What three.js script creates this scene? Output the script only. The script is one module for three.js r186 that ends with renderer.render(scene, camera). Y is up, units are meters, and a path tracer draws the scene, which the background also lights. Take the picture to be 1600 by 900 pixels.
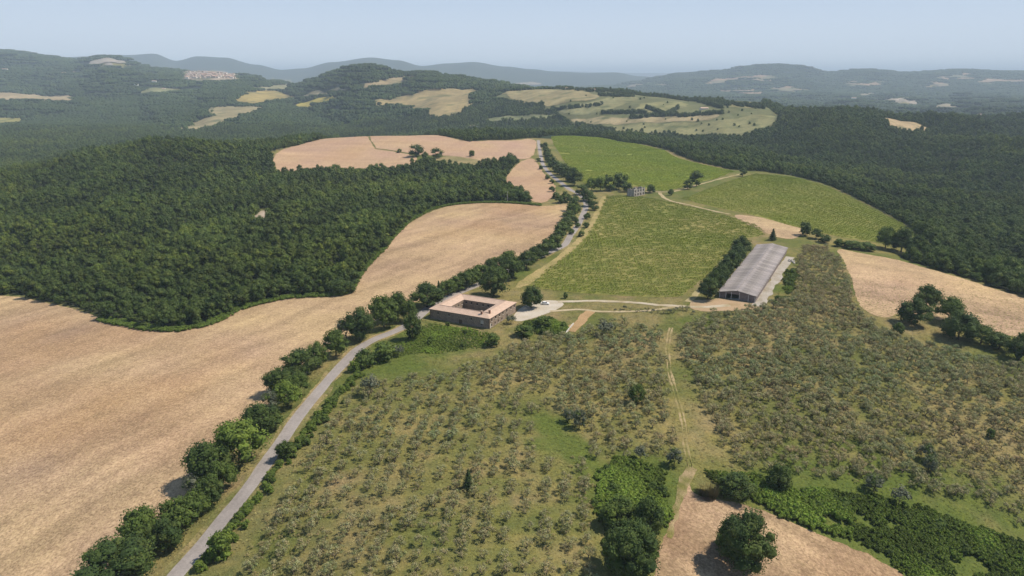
import * as THREE from 'three';
import { mergeGeometries } from 'three/addons/utils/BufferGeometryUtils.js';

// ---------------------------------------------------------------- camera, sky, sun, exposure
const W = 1600, H = 900, F = 1121, PITCH = 16.5 * Math.PI / 180, EYE = 120;
const scene = new THREE.Scene();
const camera = new THREE.PerspectiveCamera(2 * Math.atan(H / 2 / F) * 180 / Math.PI, W / H, 1, 90000);
camera.position.set(0, EYE, 0);
camera.rotation.set(-PITCH, 0, 0);
const SUN = new THREE.Vector3(Math.cos(0.95) * 0.985, Math.sin(0.95), -Math.cos(0.95) * 0.17).normalize();
const renderer = new THREE.WebGLRenderer({ antialias: true });
renderer.toneMapping = THREE.LinearToneMapping;
renderer.toneMappingExposure = 1.32;
renderer.shadowMap.enabled = true;
{
  const w = 512, h = 256, d = new Float32Array(w * h * 4);
  const stops = [[0, 0.80, 0.86, 0.90], [0.03, 0.56, 0.63, 0.715], [0.10, 0.42, 0.515, 0.645], [0.3, 0.27, 0.38, 0.55], [0.6, 0.16, 0.25, 0.41], [1, 0.11, 0.185, 0.33]];
  for (let j = 0; j < h; j++) {
    const el = ((j + 0.5) / h - 0.5) * Math.PI, s = Math.max(0, Math.sin(el));
    let k = 0; while (k < stops.length - 2 && s > stops[k + 1][0]) k++;
    const a = stops[k], b = stops[k + 1], t = Math.min(1, (s - a[0]) / (b[0] - a[0]));
    for (let i = 0; i < w; i++) { const o = (j * w + i) * 4; for (let c = 0; c < 3; c++) d[o + c] = a[c + 1] + (b[c + 1] - a[c + 1]) * t; d[o + 3] = 1; }
  }
  const t = new THREE.DataTexture(d, w, h, THREE.RGBAFormat, THREE.FloatType);
  t.mapping = THREE.EquirectangularReflectionMapping; t.magFilter = THREE.LinearFilter; t.needsUpdate = true;
  scene.background = t; scene.environment = t;
}
const sun = new THREE.DirectionalLight(new THREE.Color().setRGB(1, 0.90, 0.76), 5.0);
sun.position.copy(SUN).multiplyScalar(1500).add(new THREE.Vector3(0, 0, -500));
sun.target.position.set(0, 0, -500);
sun.castShadow = true;
Object.assign(sun.shadow.camera, { left: -900, right: 900, top: 900, bottom: -900, near: 10, far: 4000 });
sun.shadow.mapSize.set(4096, 4096);
scene.add(sun, sun.target);
scene.fog = new THREE.FogExp2(new THREE.Color().setRGB(0.68, 0.84, 1.0), 0.000082);

// ---------------------------------------------------------------- random numbers and noise
function rng(seed) { let a = seed >>> 0; return () => { a = (a + 0x6D2B79F5) | 0; let t = Math.imul(a ^ (a >>> 15), 1 | a); t = (t + Math.imul(t ^ (t >>> 7), 61 | t)) ^ t; return ((t ^ (t >>> 14)) >>> 0) / 4294967296; }; }
function hash(i, j) { let n = Math.imul(i, 374761393) + Math.imul(j, 668265263); n = Math.imul(n ^ (n >>> 13), 1274126177); return ((n ^ (n >>> 16)) >>> 0) / 4294967296; }
function noise(x, y, per = 0) {                                     // value noise, -1..1
  const i = Math.floor(x), j = Math.floor(y); let u = x - i, v = y - j; u = u * u * (3 - 2 * u); v = v * v * (3 - 2 * v);
  const w = per ? (k) => ((k % per) + per) % per : (k) => k;
  const a = hash(w(i), w(j)), b = hash(w(i + 1), w(j)), c = hash(w(i), w(j + 1)), d = hash(w(i + 1), w(j + 1));
  return (a + (b - a) * u + (c - a) * v + (a - b - c + d) * u * v) * 2 - 1;
}
function fbm(x, y, oct = 4) { let s = 0, a = 0.5; for (let k = 0; k < oct; k++) { s += a * noise(x + k * 17.3, y - k * 9.1); x *= 2.03; y *= 2.03; a *= 0.5; } return s; }
const clamp = (x, a = 0, b = 1) => Math.min(b, Math.max(a, x)), lerp = (a, b, t) => a + (b - a) * t, smooth = (a, b, x) => { const t = clamp((x - a) / (b - a)); return t * t * (3 - 2 * t); };
const mix3 = (a, b, t) => [a[0] + (b[0] - a[0]) * t, a[1] + (b[1] - a[1]) * t, a[2] + (b[2] - a[2]) * t];

// ---------------------------------------------------------------- relief: a table of heights over (bearing, distance), and ridges behind it
const CP = Math.cos(PITCH), SP = Math.sin(PITCH);
const UC = [-1, -0.7, -0.5, -0.35, -0.2, -0.05, 0.1, 0.25, 0.4, 0.55, 0.7, 1.0];
const ZR = [0, 150, 220, 300, 360, 450, 550, 700, 850, 1000, 1200, 1450, 1700, 2000, 2400, 3000];
const HT = [
  [-20, -10, -5, 0, 2, 4, 4, 0, -6, -14, -22, -30],
  [-14, -9, -5, -1, 2, 3, 1, -3, -8, -14, -20, -28],
  [-14, -8, -4, -1, 1, 2, 1, -1, -4, -8, -13, -20],
  [-16, -9, -4, -2, 0, 0, 0, 0, -1, -4, -8, -15],
  [-18, -10, -5, -3, 0, 0, 0, 1, 1, -1, -5, -14],
  [-18, -12, -8, -4, 0, 1, 0, 2, 3, 0, -8, -22],
  [-18, -14, -10, -4, 1, 3, 1, 2, 4, -4, -20, -35],
  [-15, -10, -8, -6, -3, 3, 2, 2, 3, -14, -32, -45],
  [-20, -8, 4, 0, -4, 0, 4, 4, 0, -24, -38, -50],
  [-35, -6, 20, 13, 6, 10, 6, 4, -8, -30, -38, -45],
  [-60, -30, 14, 12, 22, 20, 8, 0, -16, -25, -28, -35],
  [-80, -58, -30, -18, 0, 6, 4, -10, -14, -5, -12, -25],
  [-90, -78, -65, -50, -32, -20, -15, -20, -5, 0, -5, -25],
  [-90, -80, -80, -70, -50, -40, -20, -5, 0, 0, -15, -35],
  [-90, -90, -85, -75, -55, -40, -25, -20, -30, -40, -45, -50],
  [-80, -80, -80, -75, -60, -55, -50, -50, -55, -60, -60, -60]];
function cub(p0, p1, p2, p3, t) { return p1 + 0.5 * t * (p2 - p0 + t * (2 * p0 - 5 * p1 + 4 * p2 - p3 + t * (3 * (p1 - p2) + p3 - p0))); }
function find(A, x) { let k = 0; while (k < A.length - 2 && x >= A[k + 1]) k++; return [k, clamp((x - A[k]) / (A[k + 1] - A[k]))]; }
function tableH(u, z) {
  const [i, s] = find(UC, u), [j, t] = find(ZR, z), q = (a, n) => clamp(a, 0, n - 1), r = [];
  for (let k = -1; k < 3; k++) { const R = HT[q(j + k, ZR.length)], g = (m) => R[q(i + m, UC.length)]; r.push(cub(g(-1), g(0), g(1), g(2), s)); }
  return cub(r[0], r[1], r[2], r[3], t);
}
function ray(px, py) { const a = (px - W / 2) / F, b = (H / 2 - py) / F; return new THREE.Vector3(a, b * CP - SP, -(CP + b * SP)); }
// crest points: bearing and height sighted, distance z
function ridge(points, front, back, base, rough) {
  const P = points.map(([px, py, z]) => { const d = ray(px, py); return [d.x / -d.z, z, EYE + z * d.y / -d.z]; }).sort((a, b) => a[0] - b[0]);
  return { U: P.map((p) => p[0]), P, front, back, base, rough };
}
const RIDGES = [
  ridge([[-300, 130, 3700], [-100, 138, 3700], [0, 146, 3650], [90, 153, 3600], [180, 166, 3500], [260, 180, 3300], [340, 198, 3100], [420, 215, 2900]], 1000, 800, -90, 0.3),
  ridge([[700, 152, 2750], [760, 146, 2750], [800, 141, 2700], [850, 140, 2600], [900, 139, 2500], [960, 144, 2400], [1020, 151, 2300], [1080, 158, 2200], [1140, 159, 2100], [1190, 161, 2050], [1230, 173, 1980], [1290, 190, 1950]], 1050, 500, -60, 0.10),
  ridge([[1120, 195, 2000], [1190, 182, 1850], [1240, 176, 1780], [1300, 174, 1700], [1350, 176, 1700], [1420, 188, 1730], [1500, 212, 1780], [1600, 240, 1800], [1750, 260, 1800]], 700, 500, -50, 0.10),
  ridge([[300, 190, 5000], [380, 165, 4800], [430, 144, 4500], [470, 133, 4200], [500, 124, 4100], [530, 113, 4000], [550, 106.5, 3900], [570, 103, 3850], [590, 106, 3800], [605, 112, 3800], [630, 116, 3750], [660, 114, 3700], [700, 120, 3600], [760, 128, 3500], [800, 135, 3400], [850, 145, 3300], [900, 160, 3300]], 2000, 1100, -75, 0.34),
  ridge([[-300, 82, 7000], [-100, 82, 7000], [0, 79.5, 7000], [30, 82, 7000], [60, 88, 6900], [100, 93, 6700], [125, 98, 6600], [145, 92, 6500], [168, 88.5, 6450], [190, 93, 6400], [212, 103, 6300], [240, 108, 6000], [290, 112, 5800], [330, 112, 5600], [370, 117, 5500], [420, 126, 5400], [470, 137, 5200], [540, 155, 5200]], 4200, 1500, -85, 0.36),
  ridge([[-300, 95, 13500], [0, 92, 13500], [80, 90, 13500], [150, 88, 13500], [200, 86, 13500], [240, 84, 13500], [275, 95, 13500], [310, 88, 13500], [350, 90, 13500], [400, 101, 13500], [440, 109, 13500], [470, 107, 13500], [520, 97, 13000], [580, 90, 13000], [620, 94, 13000], [660, 103, 13000], [700, 99, 13500], [740, 97, 13500], [790, 104, 13500], [830, 108, 13500], [870, 112, 13500], [920, 114, 13500], [960, 113, 13500], [1000, 119, 13500], [1060, 126, 13500]], 4500, 2500, -70, 0.12),
  ridge([[960, 132, 10500], [1000, 125, 10500], [1030, 118, 10500], [1060, 113, 10300], [1130, 109, 10200], [1170, 103, 10000], [1200, 100, 10000], [1240, 102, 10000], [1290, 112, 10000], [1350, 107, 10000], [1420, 112, 10000], [1500, 108, 10000], [1560, 110, 10000], [1700, 112, 10000], [1900, 110, 10000]], 4200, 2500, -60, 0.26),
  ridge([[-300, 112, 26000], [300, 111, 26000], [700, 113, 26000], [860, 111, 26000], [1000, 114, 26000], [1300, 112, 26000], [1900, 111, 26000]], 6000, 4000, -70, 0.05)];
const smax = (a, b, k) => { const h = clamp(0.5 + 0.5 * (a - b) / k); return b + (a - b) * h + k * h * (1 - h); };
function height(x, z) {
  const zf = -z;
  if (zf < 20) return tableH(clamp(x / 20, -1, 1), 0);
  const u = x / zf, uc = clamp(u, -1, 1);
  let h = tableH(uc, zf) + 1.4 * noise(x / 55, z / 55) * smooth(900, 350, zf) * smooth(100, 400, Math.abs(x) + zf * 0.3) + (zf > 500 ? (7 * smooth(700, 1500, zf) + 18 * (smooth(0.42, 0.6, u) * smooth(600, 1000, zf) + 1.6 * smooth(0.28, 0.42, u) * smooth(950, 1250, zf) + 1.5 * smooth(-0.27, -0.42, u) * smooth(480, 650, zf)) + 14 * smooth(1500, 1900, zf)) * fbm(x / 170, z / 170, 3) : 0);
  if (zf > 900) for (const R of RIDGES) {
    const near = zf > R.P[0][1] - R.front - 900; if (!near) continue;
    const [i, t0] = find(R.U, clamp(u, R.U[0], R.U[R.U.length - 1])), t = t0 * t0 * (3 - 2 * t0), a = R.P[i], b = R.P[i + 1];
    const zc = lerp(a[1], b[1], t), hc = lerp(a[2], b[2], t), s = zf < zc ? 1 - (zc - zf) / R.front : 1 - (zf - zc) / R.back;
    if (s <= 0) continue;
    const S = s * s * (3 - 2 * s), fall = u < R.U[0] ? smooth(R.U[0] - 0.12, R.U[0], u) : u > R.U[R.U.length - 1] ? smooth(R.U[R.U.length - 1] + 0.12, R.U[R.U.length - 1], u) : 1;
    const n = fbm(x / (R.front * 0.26), z / (R.front * 0.26), 4);
    h = smax(h, R.base + (hc - R.base) * S * fall * (1 + R.rough * 2 * n * (1 - S * S * S)), 14);
  }
  return h;
}
function groundHit(px, py) {                                        // where the line of sight through a point of the photograph meets the ground
  const d = ray(px, py); let t = 60, dt = 3, last = 60;
  for (let k = 0; k < 4000; k++) {
    const y = EYE + d.y * t, g = height(d.x * t, d.z * t);
    if (y < g) { let a = last, b = t; for (let m = 0; m < 22; m++) { const c = (a + b) / 2; if (EYE + d.y * c < height(d.x * c, d.z * c)) b = c; else a = c; } t = (a + b) / 2; break; }
    last = t; dt = Math.max(1, Math.min(60, (y - g) * 0.35)); t += dt; if (t > 40000) break;
  }
  return new THREE.Vector3(d.x * t, height(d.x * t, d.z * t), d.z * t);
}
const at = groundHit;
const depthOf = (p) => -p.z * CP + (EYE - p.y) * SP;
const toPixel = (p) => { const w = depthOf(p); return [W / 2 + F * p.x / w, H / 2 - F * ((p.y - EYE) * CP - p.z * SP) / w]; };

// ---------------------------------------------------------------- naming
const used = {};
function numbered(name) { const n = used[name] = (used[name] ?? -1) + 1; return n ? `${name}_${String(n).padStart(3, '0')}` : name; }
function tag(o, label, category, group) { o.userData.label = label; o.userData.category = category; if (group) o.userData.group = group; o.name = numbered(o.name); scene.add(o); return o; }
function struct(o, name, label) { o.name = numbered(name); o.userData.kind = 'structure'; o.userData.label = label; scene.add(o); return o; }
function stuff(o, name, label, category) { o.name = numbered(name); o.userData = { kind: 'stuff', label, category }; scene.add(o); return o; }
function part(parent, name, geometry, material, label) { const m = new THREE.Mesh(geometry, material); m.name = name; if (label) m.userData.label = label; parent.add(m); return m; }

// ---------------------------------------------------------------- textures (grain only) and materials
function tex(size, fn, repeat) {
  const d = new Uint8Array(size * size * 4);
  for (let j = 0; j < size; j++) for (let i = 0; i < size; i++) { const c = fn(i / size, j / size), o = (j * size + i) * 4; for (let k = 0; k < 3; k++) d[o + k] = clamp(c[k]) * 255; d[o + 3] = 255; }
  const t = new THREE.DataTexture(d, size, size); t.wrapS = t.wrapT = THREE.RepeatWrapping; t.magFilter = THREE.LinearFilter; t.needsUpdate = true;
  if (repeat) t.repeat.set(repeat, repeat);
  return t;
}
const pf = (u, v, f, oct = 4) => { let s = 0, a = 0.5; for (let k = 0; k < oct; k++) { s += a * noise(u * f + k * 5, v * f + k * 3, f); f *= 2; a *= 0.55; } return s; };
const grassTex = tex(1024, (u, v) => { const n = pf(u, v, 96, 4), m = pf(u, v, 16, 3), g = 0.74 + 0.34 * n + 0.16 * m; return [g * (1 + 0.10 * m), g, g * (1 - 0.12 * m)]; });
const strawTex = tex(1024, (u, v) => { const n = pf(u, v, 64, 4), w = noise(u * 32, v * 32, 32), fib = noise(u * 64, v * 256, 256), g = 0.74 + 0.34 * n + 0.16 * fib + 0.12 * w; return [g, g * (0.985 + 0.02 * w), g * (0.96 + 0.05 * n)]; });
const soilTex = tex(512, (u, v) => { const g = 0.80 + 0.22 * pf(u, v, 32, 5); return [g, g, g]; });
const asphaltTex = tex(512, (u, v) => { const g = 0.84 + 0.16 * pf(u, v, 16, 5) + 0.10 * noise(u * 256, v * 256, 256); return [g, g, g]; });
const stoneTex = tex(512, (u, v) => { const n = pf(u, v, 8, 3), c = noise(u * 40 + n * 2, v * 56, 0), q = noise(u * 20, v * 30, 0), g = 0.72 + 0.22 * c + 0.20 * q + 0.16 * n; return [g * (1 + 0.06 * q), g, g * (1 - 0.07 * q)]; });
const tileTex = tex(512, (u, v) => { const r = Math.abs(Math.sin(u * Math.PI * 48)), j = Math.floor(v * 32), i = Math.floor(u * 48), g = 0.62 + 0.20 * r + 0.26 * hash(i, j) * (0.6 + 0.4 * hash(j, i)) + 0.14 * pf(u, v, 8, 4), w = hash(i + 7, j + 3); return [g, g * (0.94 + 0.1 * w), g * (0.90 + 0.16 * w)]; });
const sheetTex = tex(512, (u, v) => { const g = 0.78 + 0.06 * Math.sin(u * Math.PI * 2 * 64) + 0.34 * pf(u, v, 5, 5); return [g, g, g * (1 + 0.03 * noise(u * 6, v * 6, 6))]; });
const barkTex = tex(256, (u, v) => { const g = 0.7 + 0.3 * pf(u, v, 16, 4); return [g, g, g]; });
const std = (r, g, b, o = {}) => new THREE.MeshPhysicalMaterial({ specularIntensity: 0.4, color: new THREE.Color().setRGB(r, g, b), roughness: 0.95, metalness: 0, ...o });
const vc = (map, o = {}) => new THREE.MeshPhysicalMaterial({ vertexColors: true, map, roughness: 1, specularIntensity: 0.1, ...o });
const M = {
  ground: vc(grassTex, { bumpMap: grassTex, bumpScale: 0.12 }), straw: vc(strawTex, { bumpMap: strawTex, bumpScale: 0.07 }), soil: vc(soilTex, { bumpMap: soilTex, bumpScale: 0.08 }), asphalt: vc(asphaltTex, { roughness: 0.92, specularIntensity: 0.4 }),
  leaf: new THREE.MeshPhysicalMaterial({ vertexColors: true, roughness: 0.75, transmission: 0.28, thickness: 0, specularIntensity: 0.18 }),
  leafDry: new THREE.MeshPhysicalMaterial({ vertexColors: true, roughness: 0.9, specularIntensity: 0.12 }),
  bark: std(0.12, 0.09, 0.065, { map: barkTex }), oliveBark: std(0.22, 0.18, 0.135, { map: barkTex }),
};
// ---------------------------------------------------------------- sheets of land with a clean outline
const wpoly = (pts) => pts.map((p) => p.length === 3 ? [p[0], p[2]] : (() => { const q = at(p[0], p[1]); return [q.x, q.z]; })());
function sdPoly(P, x, z) {                                          // signed distance, inside positive
  let d = 1e18, inside = false;
  for (let i = 0, j = P.length - 1; i < P.length; j = i++) {
    const [ax, az] = P[j], [bx, bz] = P[i], ex = bx - ax, ez = bz - az, wx = x - ax, wz = z - az, t = clamp((wx * ex + wz * ez) / (ex * ex + ez * ez + 1e-9)), qx = wx - ex * t, qz = wz - ez * t;
    d = Math.min(d, qx * qx + qz * qz);
    if ((az > z) !== (bz > z) && x < (bx - ax) * (z - az) / (bz - az) + ax) inside = !inside;
  }
  return inside ? Math.sqrt(d) : -Math.sqrt(d);
}
function box(P) { return P.reduce((b, [x, z]) => [Math.min(b[0], x), Math.max(b[1], x), Math.min(b[2], z), Math.max(b[3], z)], [1e9, -1e9, 1e9, -1e9]); }
const inPoly = (R, x, z) => { const b = R.b; return x > b[0] && x < b[1] && z > b[2] && z < b[3] && sdPoly(R.P, x, z) > 0; };
const region = (pts) => { const P = wpoly(pts); return { P, b: box(P) }; };
function rounded(P, n = 2) { for (let k = 0; k < n; k++) { const Q = []; for (let i = 0; i < P.length; i++) { const a = P[i], b = P[(i + 1) % P.length]; Q.push([a[0] * 0.75 + b[0] * 0.25, a[1] * 0.75 + b[1] * 0.25], [a[0] * 0.25 + b[0] * 0.75, a[1] * 0.25 + b[1] * 0.75]); } P = Q; } return P; }
function sheet(R, cell, lift, color, tile, turn = 0, ragged = 0) {
  const P = rounded(R.P, 2), b = box(P), nx = Math.ceil((b[1] - b[0]) / cell) + 2, nz = Math.ceil((b[3] - b[2]) / cell) + 2, x0 = b[0] - cell, z0 = b[2] - cell;
  const S = new Float32Array((nx + 1) * (nz + 1));
  for (let j = 0; j <= nz; j++) for (let i = 0; i <= nx; i++) { const x = x0 + i * cell, z = z0 + j * cell; S[j * (nx + 1) + i] = sdPoly(P, x, z) + (ragged ? ragged * fbm(x / (ragged * 2.4), z / (ragged * 2.4), 3) * 1.4 : 0); }
  const pos = [], nor = [], col = [], uv = [], idx = [], map = new Map(), ct = Math.cos(turn), st = Math.sin(turn);
  const vert = (key, x, z) => {
    let v = map.get(key); if (v !== undefined) return v;
    v = pos.length / 3; map.set(key, v);
    const h = height(x, z), e = cell, hx = (height(x + e, z) - height(x - e, z)) / (2 * e), hz = (height(x, z + e) - height(x, z - e)) / (2 * e), l = Math.hypot(hx, 1, hz);
    pos.push(x, h + lift, z); nor.push(-hx / l, 1 / l, -hz / l); const c = color(x, z); col.push(c[0], c[1], c[2]); uv.push((x * ct + z * st) / tile, (-x * st + z * ct) / tile);
    return v;
  };
  const id = (i, j) => j * (nx + 1) + i, X = (k) => x0 + (k % (nx + 1)) * cell, Z = (k) => z0 + Math.floor(k / (nx + 1)) * cell;
  const tri = (a, b2, c) => {
    const out = [], K = [a, b2, c];
    for (let k = 0; k < 3; k++) {
      const p = K[k], q = K[(k + 1) % 3];
      if (S[p] > 0) out.push(vert(p, X(p), Z(p)));
      if ((S[p] > 0) !== (S[q] > 0)) { const lo = Math.min(p, q), hi = Math.max(p, q), t = S[lo] / (S[lo] - S[hi]); out.push(vert(`${lo},${hi}`, lerp(X(lo), X(hi), t), lerp(Z(lo), Z(hi), t))); }
    }
    for (let k = 2; k < out.length; k++) idx.push(out[0], out[k - 1], out[k]);
  };
  for (let j = 0; j < nz; j++) for (let i = 0; i < nx; i++) { const a = id(i, j), c = id(i + 1, j), d = id(i, j + 1), e = id(i + 1, j + 1); if (S[a] <= 0 && S[c] <= 0 && S[d] <= 0 && S[e] <= 0) continue; tri(a, d, c); tri(c, d, e); }
  const g = new THREE.BufferGeometry();
  g.setAttribute('position', new THREE.Float32BufferAttribute(pos, 3)); g.setAttribute('normal', new THREE.Float32BufferAttribute(nor, 3)); g.setAttribute('color', new THREE.Float32BufferAttribute(col, 3)); g.setAttribute('uv', new THREE.Float32BufferAttribute(uv, 2)); g.setIndex(idx);
  return g;
}
// a ribbon along a line of ground points
function ribbon(points, width, lift, color, tile, step = 2.5, wobble = 0) {
  const curve = new THREE.CatmullRomCurve3(points.map((p) => new THREE.Vector3(p[0], 0, p[1])), false, 'centripetal'), n = Math.max(4, Math.ceil(curve.getLength() / step)), K = 4, pos = [], col = [], uv = [], idx = [];
  for (let i = 0; i <= n; i++) {
    const p = curve.getPointAt(i / n), t = curve.getTangentAt(i / n), s = i / n * curve.getLength(), w = typeof width === 'function' ? width(i / n) : width;
    for (let k = 0; k <= K; k++) {
      const o = (k / K - 0.5) * w + (k === 0 || k === K ? wobble * (noise(s / 9 + k * 31, k) + 0.4 * noise(s / 2.5 + k * 17, k + 5)) : 0), x = p.x - t.z * o, z = p.z + t.x * o;
      pos.push(x, height(x, z) + lift + 0.04 * (1 - Math.pow(2 * k / K - 1, 2)), z); const c = color(x, z, k / K); col.push(...c); uv.push(k / K * w / tile, s / tile);
      if (i < n && k < K) { const a = i * (K + 1) + k; idx.push(a, a + 1, a + K + 1, a + 1, a + K + 2, a + K + 1); }
    }
  }
  const g = new THREE.BufferGeometry(); g.setAttribute('position', new THREE.Float32BufferAttribute(pos, 3)); g.setAttribute('color', new THREE.Float32BufferAttribute(col, 3)); g.setAttribute('uv', new THREE.Float32BufferAttribute(uv, 2)); g.setIndex(idx); g.computeVertexNormals();
  if (g.attributes.normal.getY(0) < 0) { for (let k = 0; k < idx.length; k += 3) [idx[k], idx[k + 1]] = [idx[k + 1], idx[k]]; g.setIndex(idx); g.computeVertexNormals(); }
  return g;
}

// ---------------------------------------------------------------- outlines of the land, sighted in the photograph
const OPEN = region([[-160, 459], [0, 460], [35, 462], [60, 469], [120, 481], [160, 496], [200, 507], [240, 513], [285, 513], [320, 507], [345, 497], [365, 485], [400, 473], [450, 464], [520, 461], [550, 457], [556, 438], [575, 413], [600, 388], [625, 358], [648, 339], [690, 321], [740, 315], [800, 316], [832, 318], [806, 301], [785, 284], [798, 264], [812, 252], [790, 251], [755, 256], [735, 262], [690, 258], [660, 252], [640, 260], [600, 267], [540, 271], [470, 267], [432, 275], [421, 237], [500, 219], [560, 211], [640, 206], [690, 213], [735, 222], [790, 219], [845, 215], [858, 212], [900, 212], [960, 219], [1000, 225], [1040, 233], [1060, 243], [1100, 256], [1150, 266], [1190, 268], [1240, 275], [1300, 292], [1350, 316], [1410, 347], [1440, 372], [1478, 396], [1440, 398], [1400, 400], [1450, 418], [1520, 438], [1600, 463], [1700, 490], [1900, 560], [2300, 1100], [800, 1300], [-700, 1100]]);
const FIELD = {
  main: region([[-300, 470], [-160, 461], [0, 462], [35, 464], [60, 471], [120, 483], [160, 498], [200, 509], [240, 515], [285, 515], [320, 509], [345, 499], [365, 487], [400, 475], [450, 466], [520, 463], [552, 459], [558, 440], [577, 415], [602, 390], [627, 360], [650, 341], [692, 323], [740, 317], [800, 318], [850, 323], [886, 318], [893, 326], [872, 362], [852, 384], [800, 407], [750, 428], [700, 450], [650, 472], [600, 494], [550, 520], [500, 560], [450, 616], [400, 668], [340, 726], [300, 768], [250, 812], [200, 862], [140, 915], [60, 1000], [-250, 1100], [-500, 800]]),
  wedge: region([[787, 283], [800, 263], [818, 250], [834, 246], [843, 262], [868, 288], [868, 303], [852, 318], [832, 316], [808, 300]]),
  upperLeft: region([[423, 237], [500, 219], [560, 211], [573, 209.5], [570, 231], [612, 236], [652, 244], [652, 251], [640, 258], [600, 265], [540, 269], [470, 265], [433, 273]]),
  upper: region([[575, 209.5], [640, 207], [690, 214], [735, 223], [790, 220], [838, 216], [838, 232], [832, 247], [812, 250], [790, 249], [757, 253], [738, 248], [700, 243], [656, 243], [614, 234.5], [573, 230]]),
  right: region([[1303, 386], [1345, 396], [1400, 405], [1450, 420], [1520, 440], [1600, 465], [1720, 500], [1720, 575], [1600, 530], [1560, 520], [1500, 508], [1450, 495], [1400, 488], [1390, 498], [1355, 490], [1338, 470], [1332, 440], [1320, 410]]),
  near: region([[1072, 750], [1087, 776], [1130, 782], [1200, 800], [1270, 832], [1350, 862], [1420, 902], [1500, 990], [1010, 1000], [1025, 880], [1040, 830], [1056, 800], [1062, 765]]),
  brown: region([[1142, 334], [1175, 338], [1215, 344], [1262, 360], [1246, 373], [1225, 374], [1200, 366], [1165, 350]]),
};
const VINE = {
  far: region([[861, 214], [900, 213], [960, 220], [1000, 226], [1038, 235], [1055, 246], [1100, 258], [1148, 268], [1120, 279], [1085, 286], [1060, 295], [1030, 299], [1010, 294], [985, 289], [950, 295], [918, 292], [900, 276], [878, 247], [865, 226]]),
  right: region([[1064, 311], [1110, 295], [1182, 272], [1240, 278], [1300, 295], [1350, 319], [1410, 350], [1440, 375], [1465, 391], [1420, 386], [1370, 379], [1300, 369], [1240, 355], [1190, 339], [1130, 327]]),
  middle: region([[948, 307], [1000, 307], [1060, 319], [1130, 336], [1180, 352], [1198, 368], [1165, 372], [1145, 386], [1118, 418], [1072, 458], [1060, 466], [960, 462], [870, 455], [830, 448], [852, 425], [905, 385], [930, 350]]),
};
const STRIP = region([[940, 306], [950, 306], [932, 350], [907, 386], [852, 428], [815, 452], [800, 448], [830, 428], [880, 395], [915, 360], [930, 330]]);
const GROVE = [
  region([[345, 910], [420, 800], [470, 710], [530, 640], [575, 600], [640, 592], [700, 582], [760, 566], [800, 545], [850, 528], [890, 525], [915, 520], [940, 502], [1028, 512], [1037, 545], [1040, 595], [1053, 650], [1064, 695], [1035, 722], [965, 712], [930, 735], [928, 860], [935, 910], [930, 1040], [300, 1000]]),
  region([[1060, 520], [1100, 492], [1180, 482], [1232, 470], [1245, 420], [1255, 385], [1290, 388], [1312, 410], [1328, 440], [1330, 478], [1375, 515], [1450, 542], [1560, 562], [1680, 610], [1900, 800], [1800, 1000], [1640, 860], [1560, 800], [1470, 775], [1400, 765], [1330, 752], [1240, 740], [1180, 735], [1106, 735], [1085, 690], [1072, 640], [1060, 580]])];
const THICKET = [
  region([[575, 560], [610, 540], [640, 520], [672, 505], [720, 512], [765, 520], [782, 530], [770, 542], [720, 548], [660, 552], [620, 558], [590, 572]]),       // below the farmhouse
  region([[935, 735], [965, 716], [1000, 722], [1045, 740], [1052, 765], [1040, 800], [1028, 840], [1015, 880], [955, 890], [935, 840]]),
  region([[1105, 740], [1150, 738], [1200, 752], [1240, 768], [1300, 765], [1370, 775], [1430, 790], [1500, 815], [1580, 840], [1700, 900], [1750, 1000], [1500, 1000], [1430, 900], [1360, 860], [1280, 832], [1210, 800], [1140, 780]]),
  region([[820, 505], [850, 498], [880, 505], [890, 515], [880, 525], [850, 522], [825, 515]]),
  region([[1228, 425], [1246, 421], [1248, 448], [1232, 468], [1219, 467]])];
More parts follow.
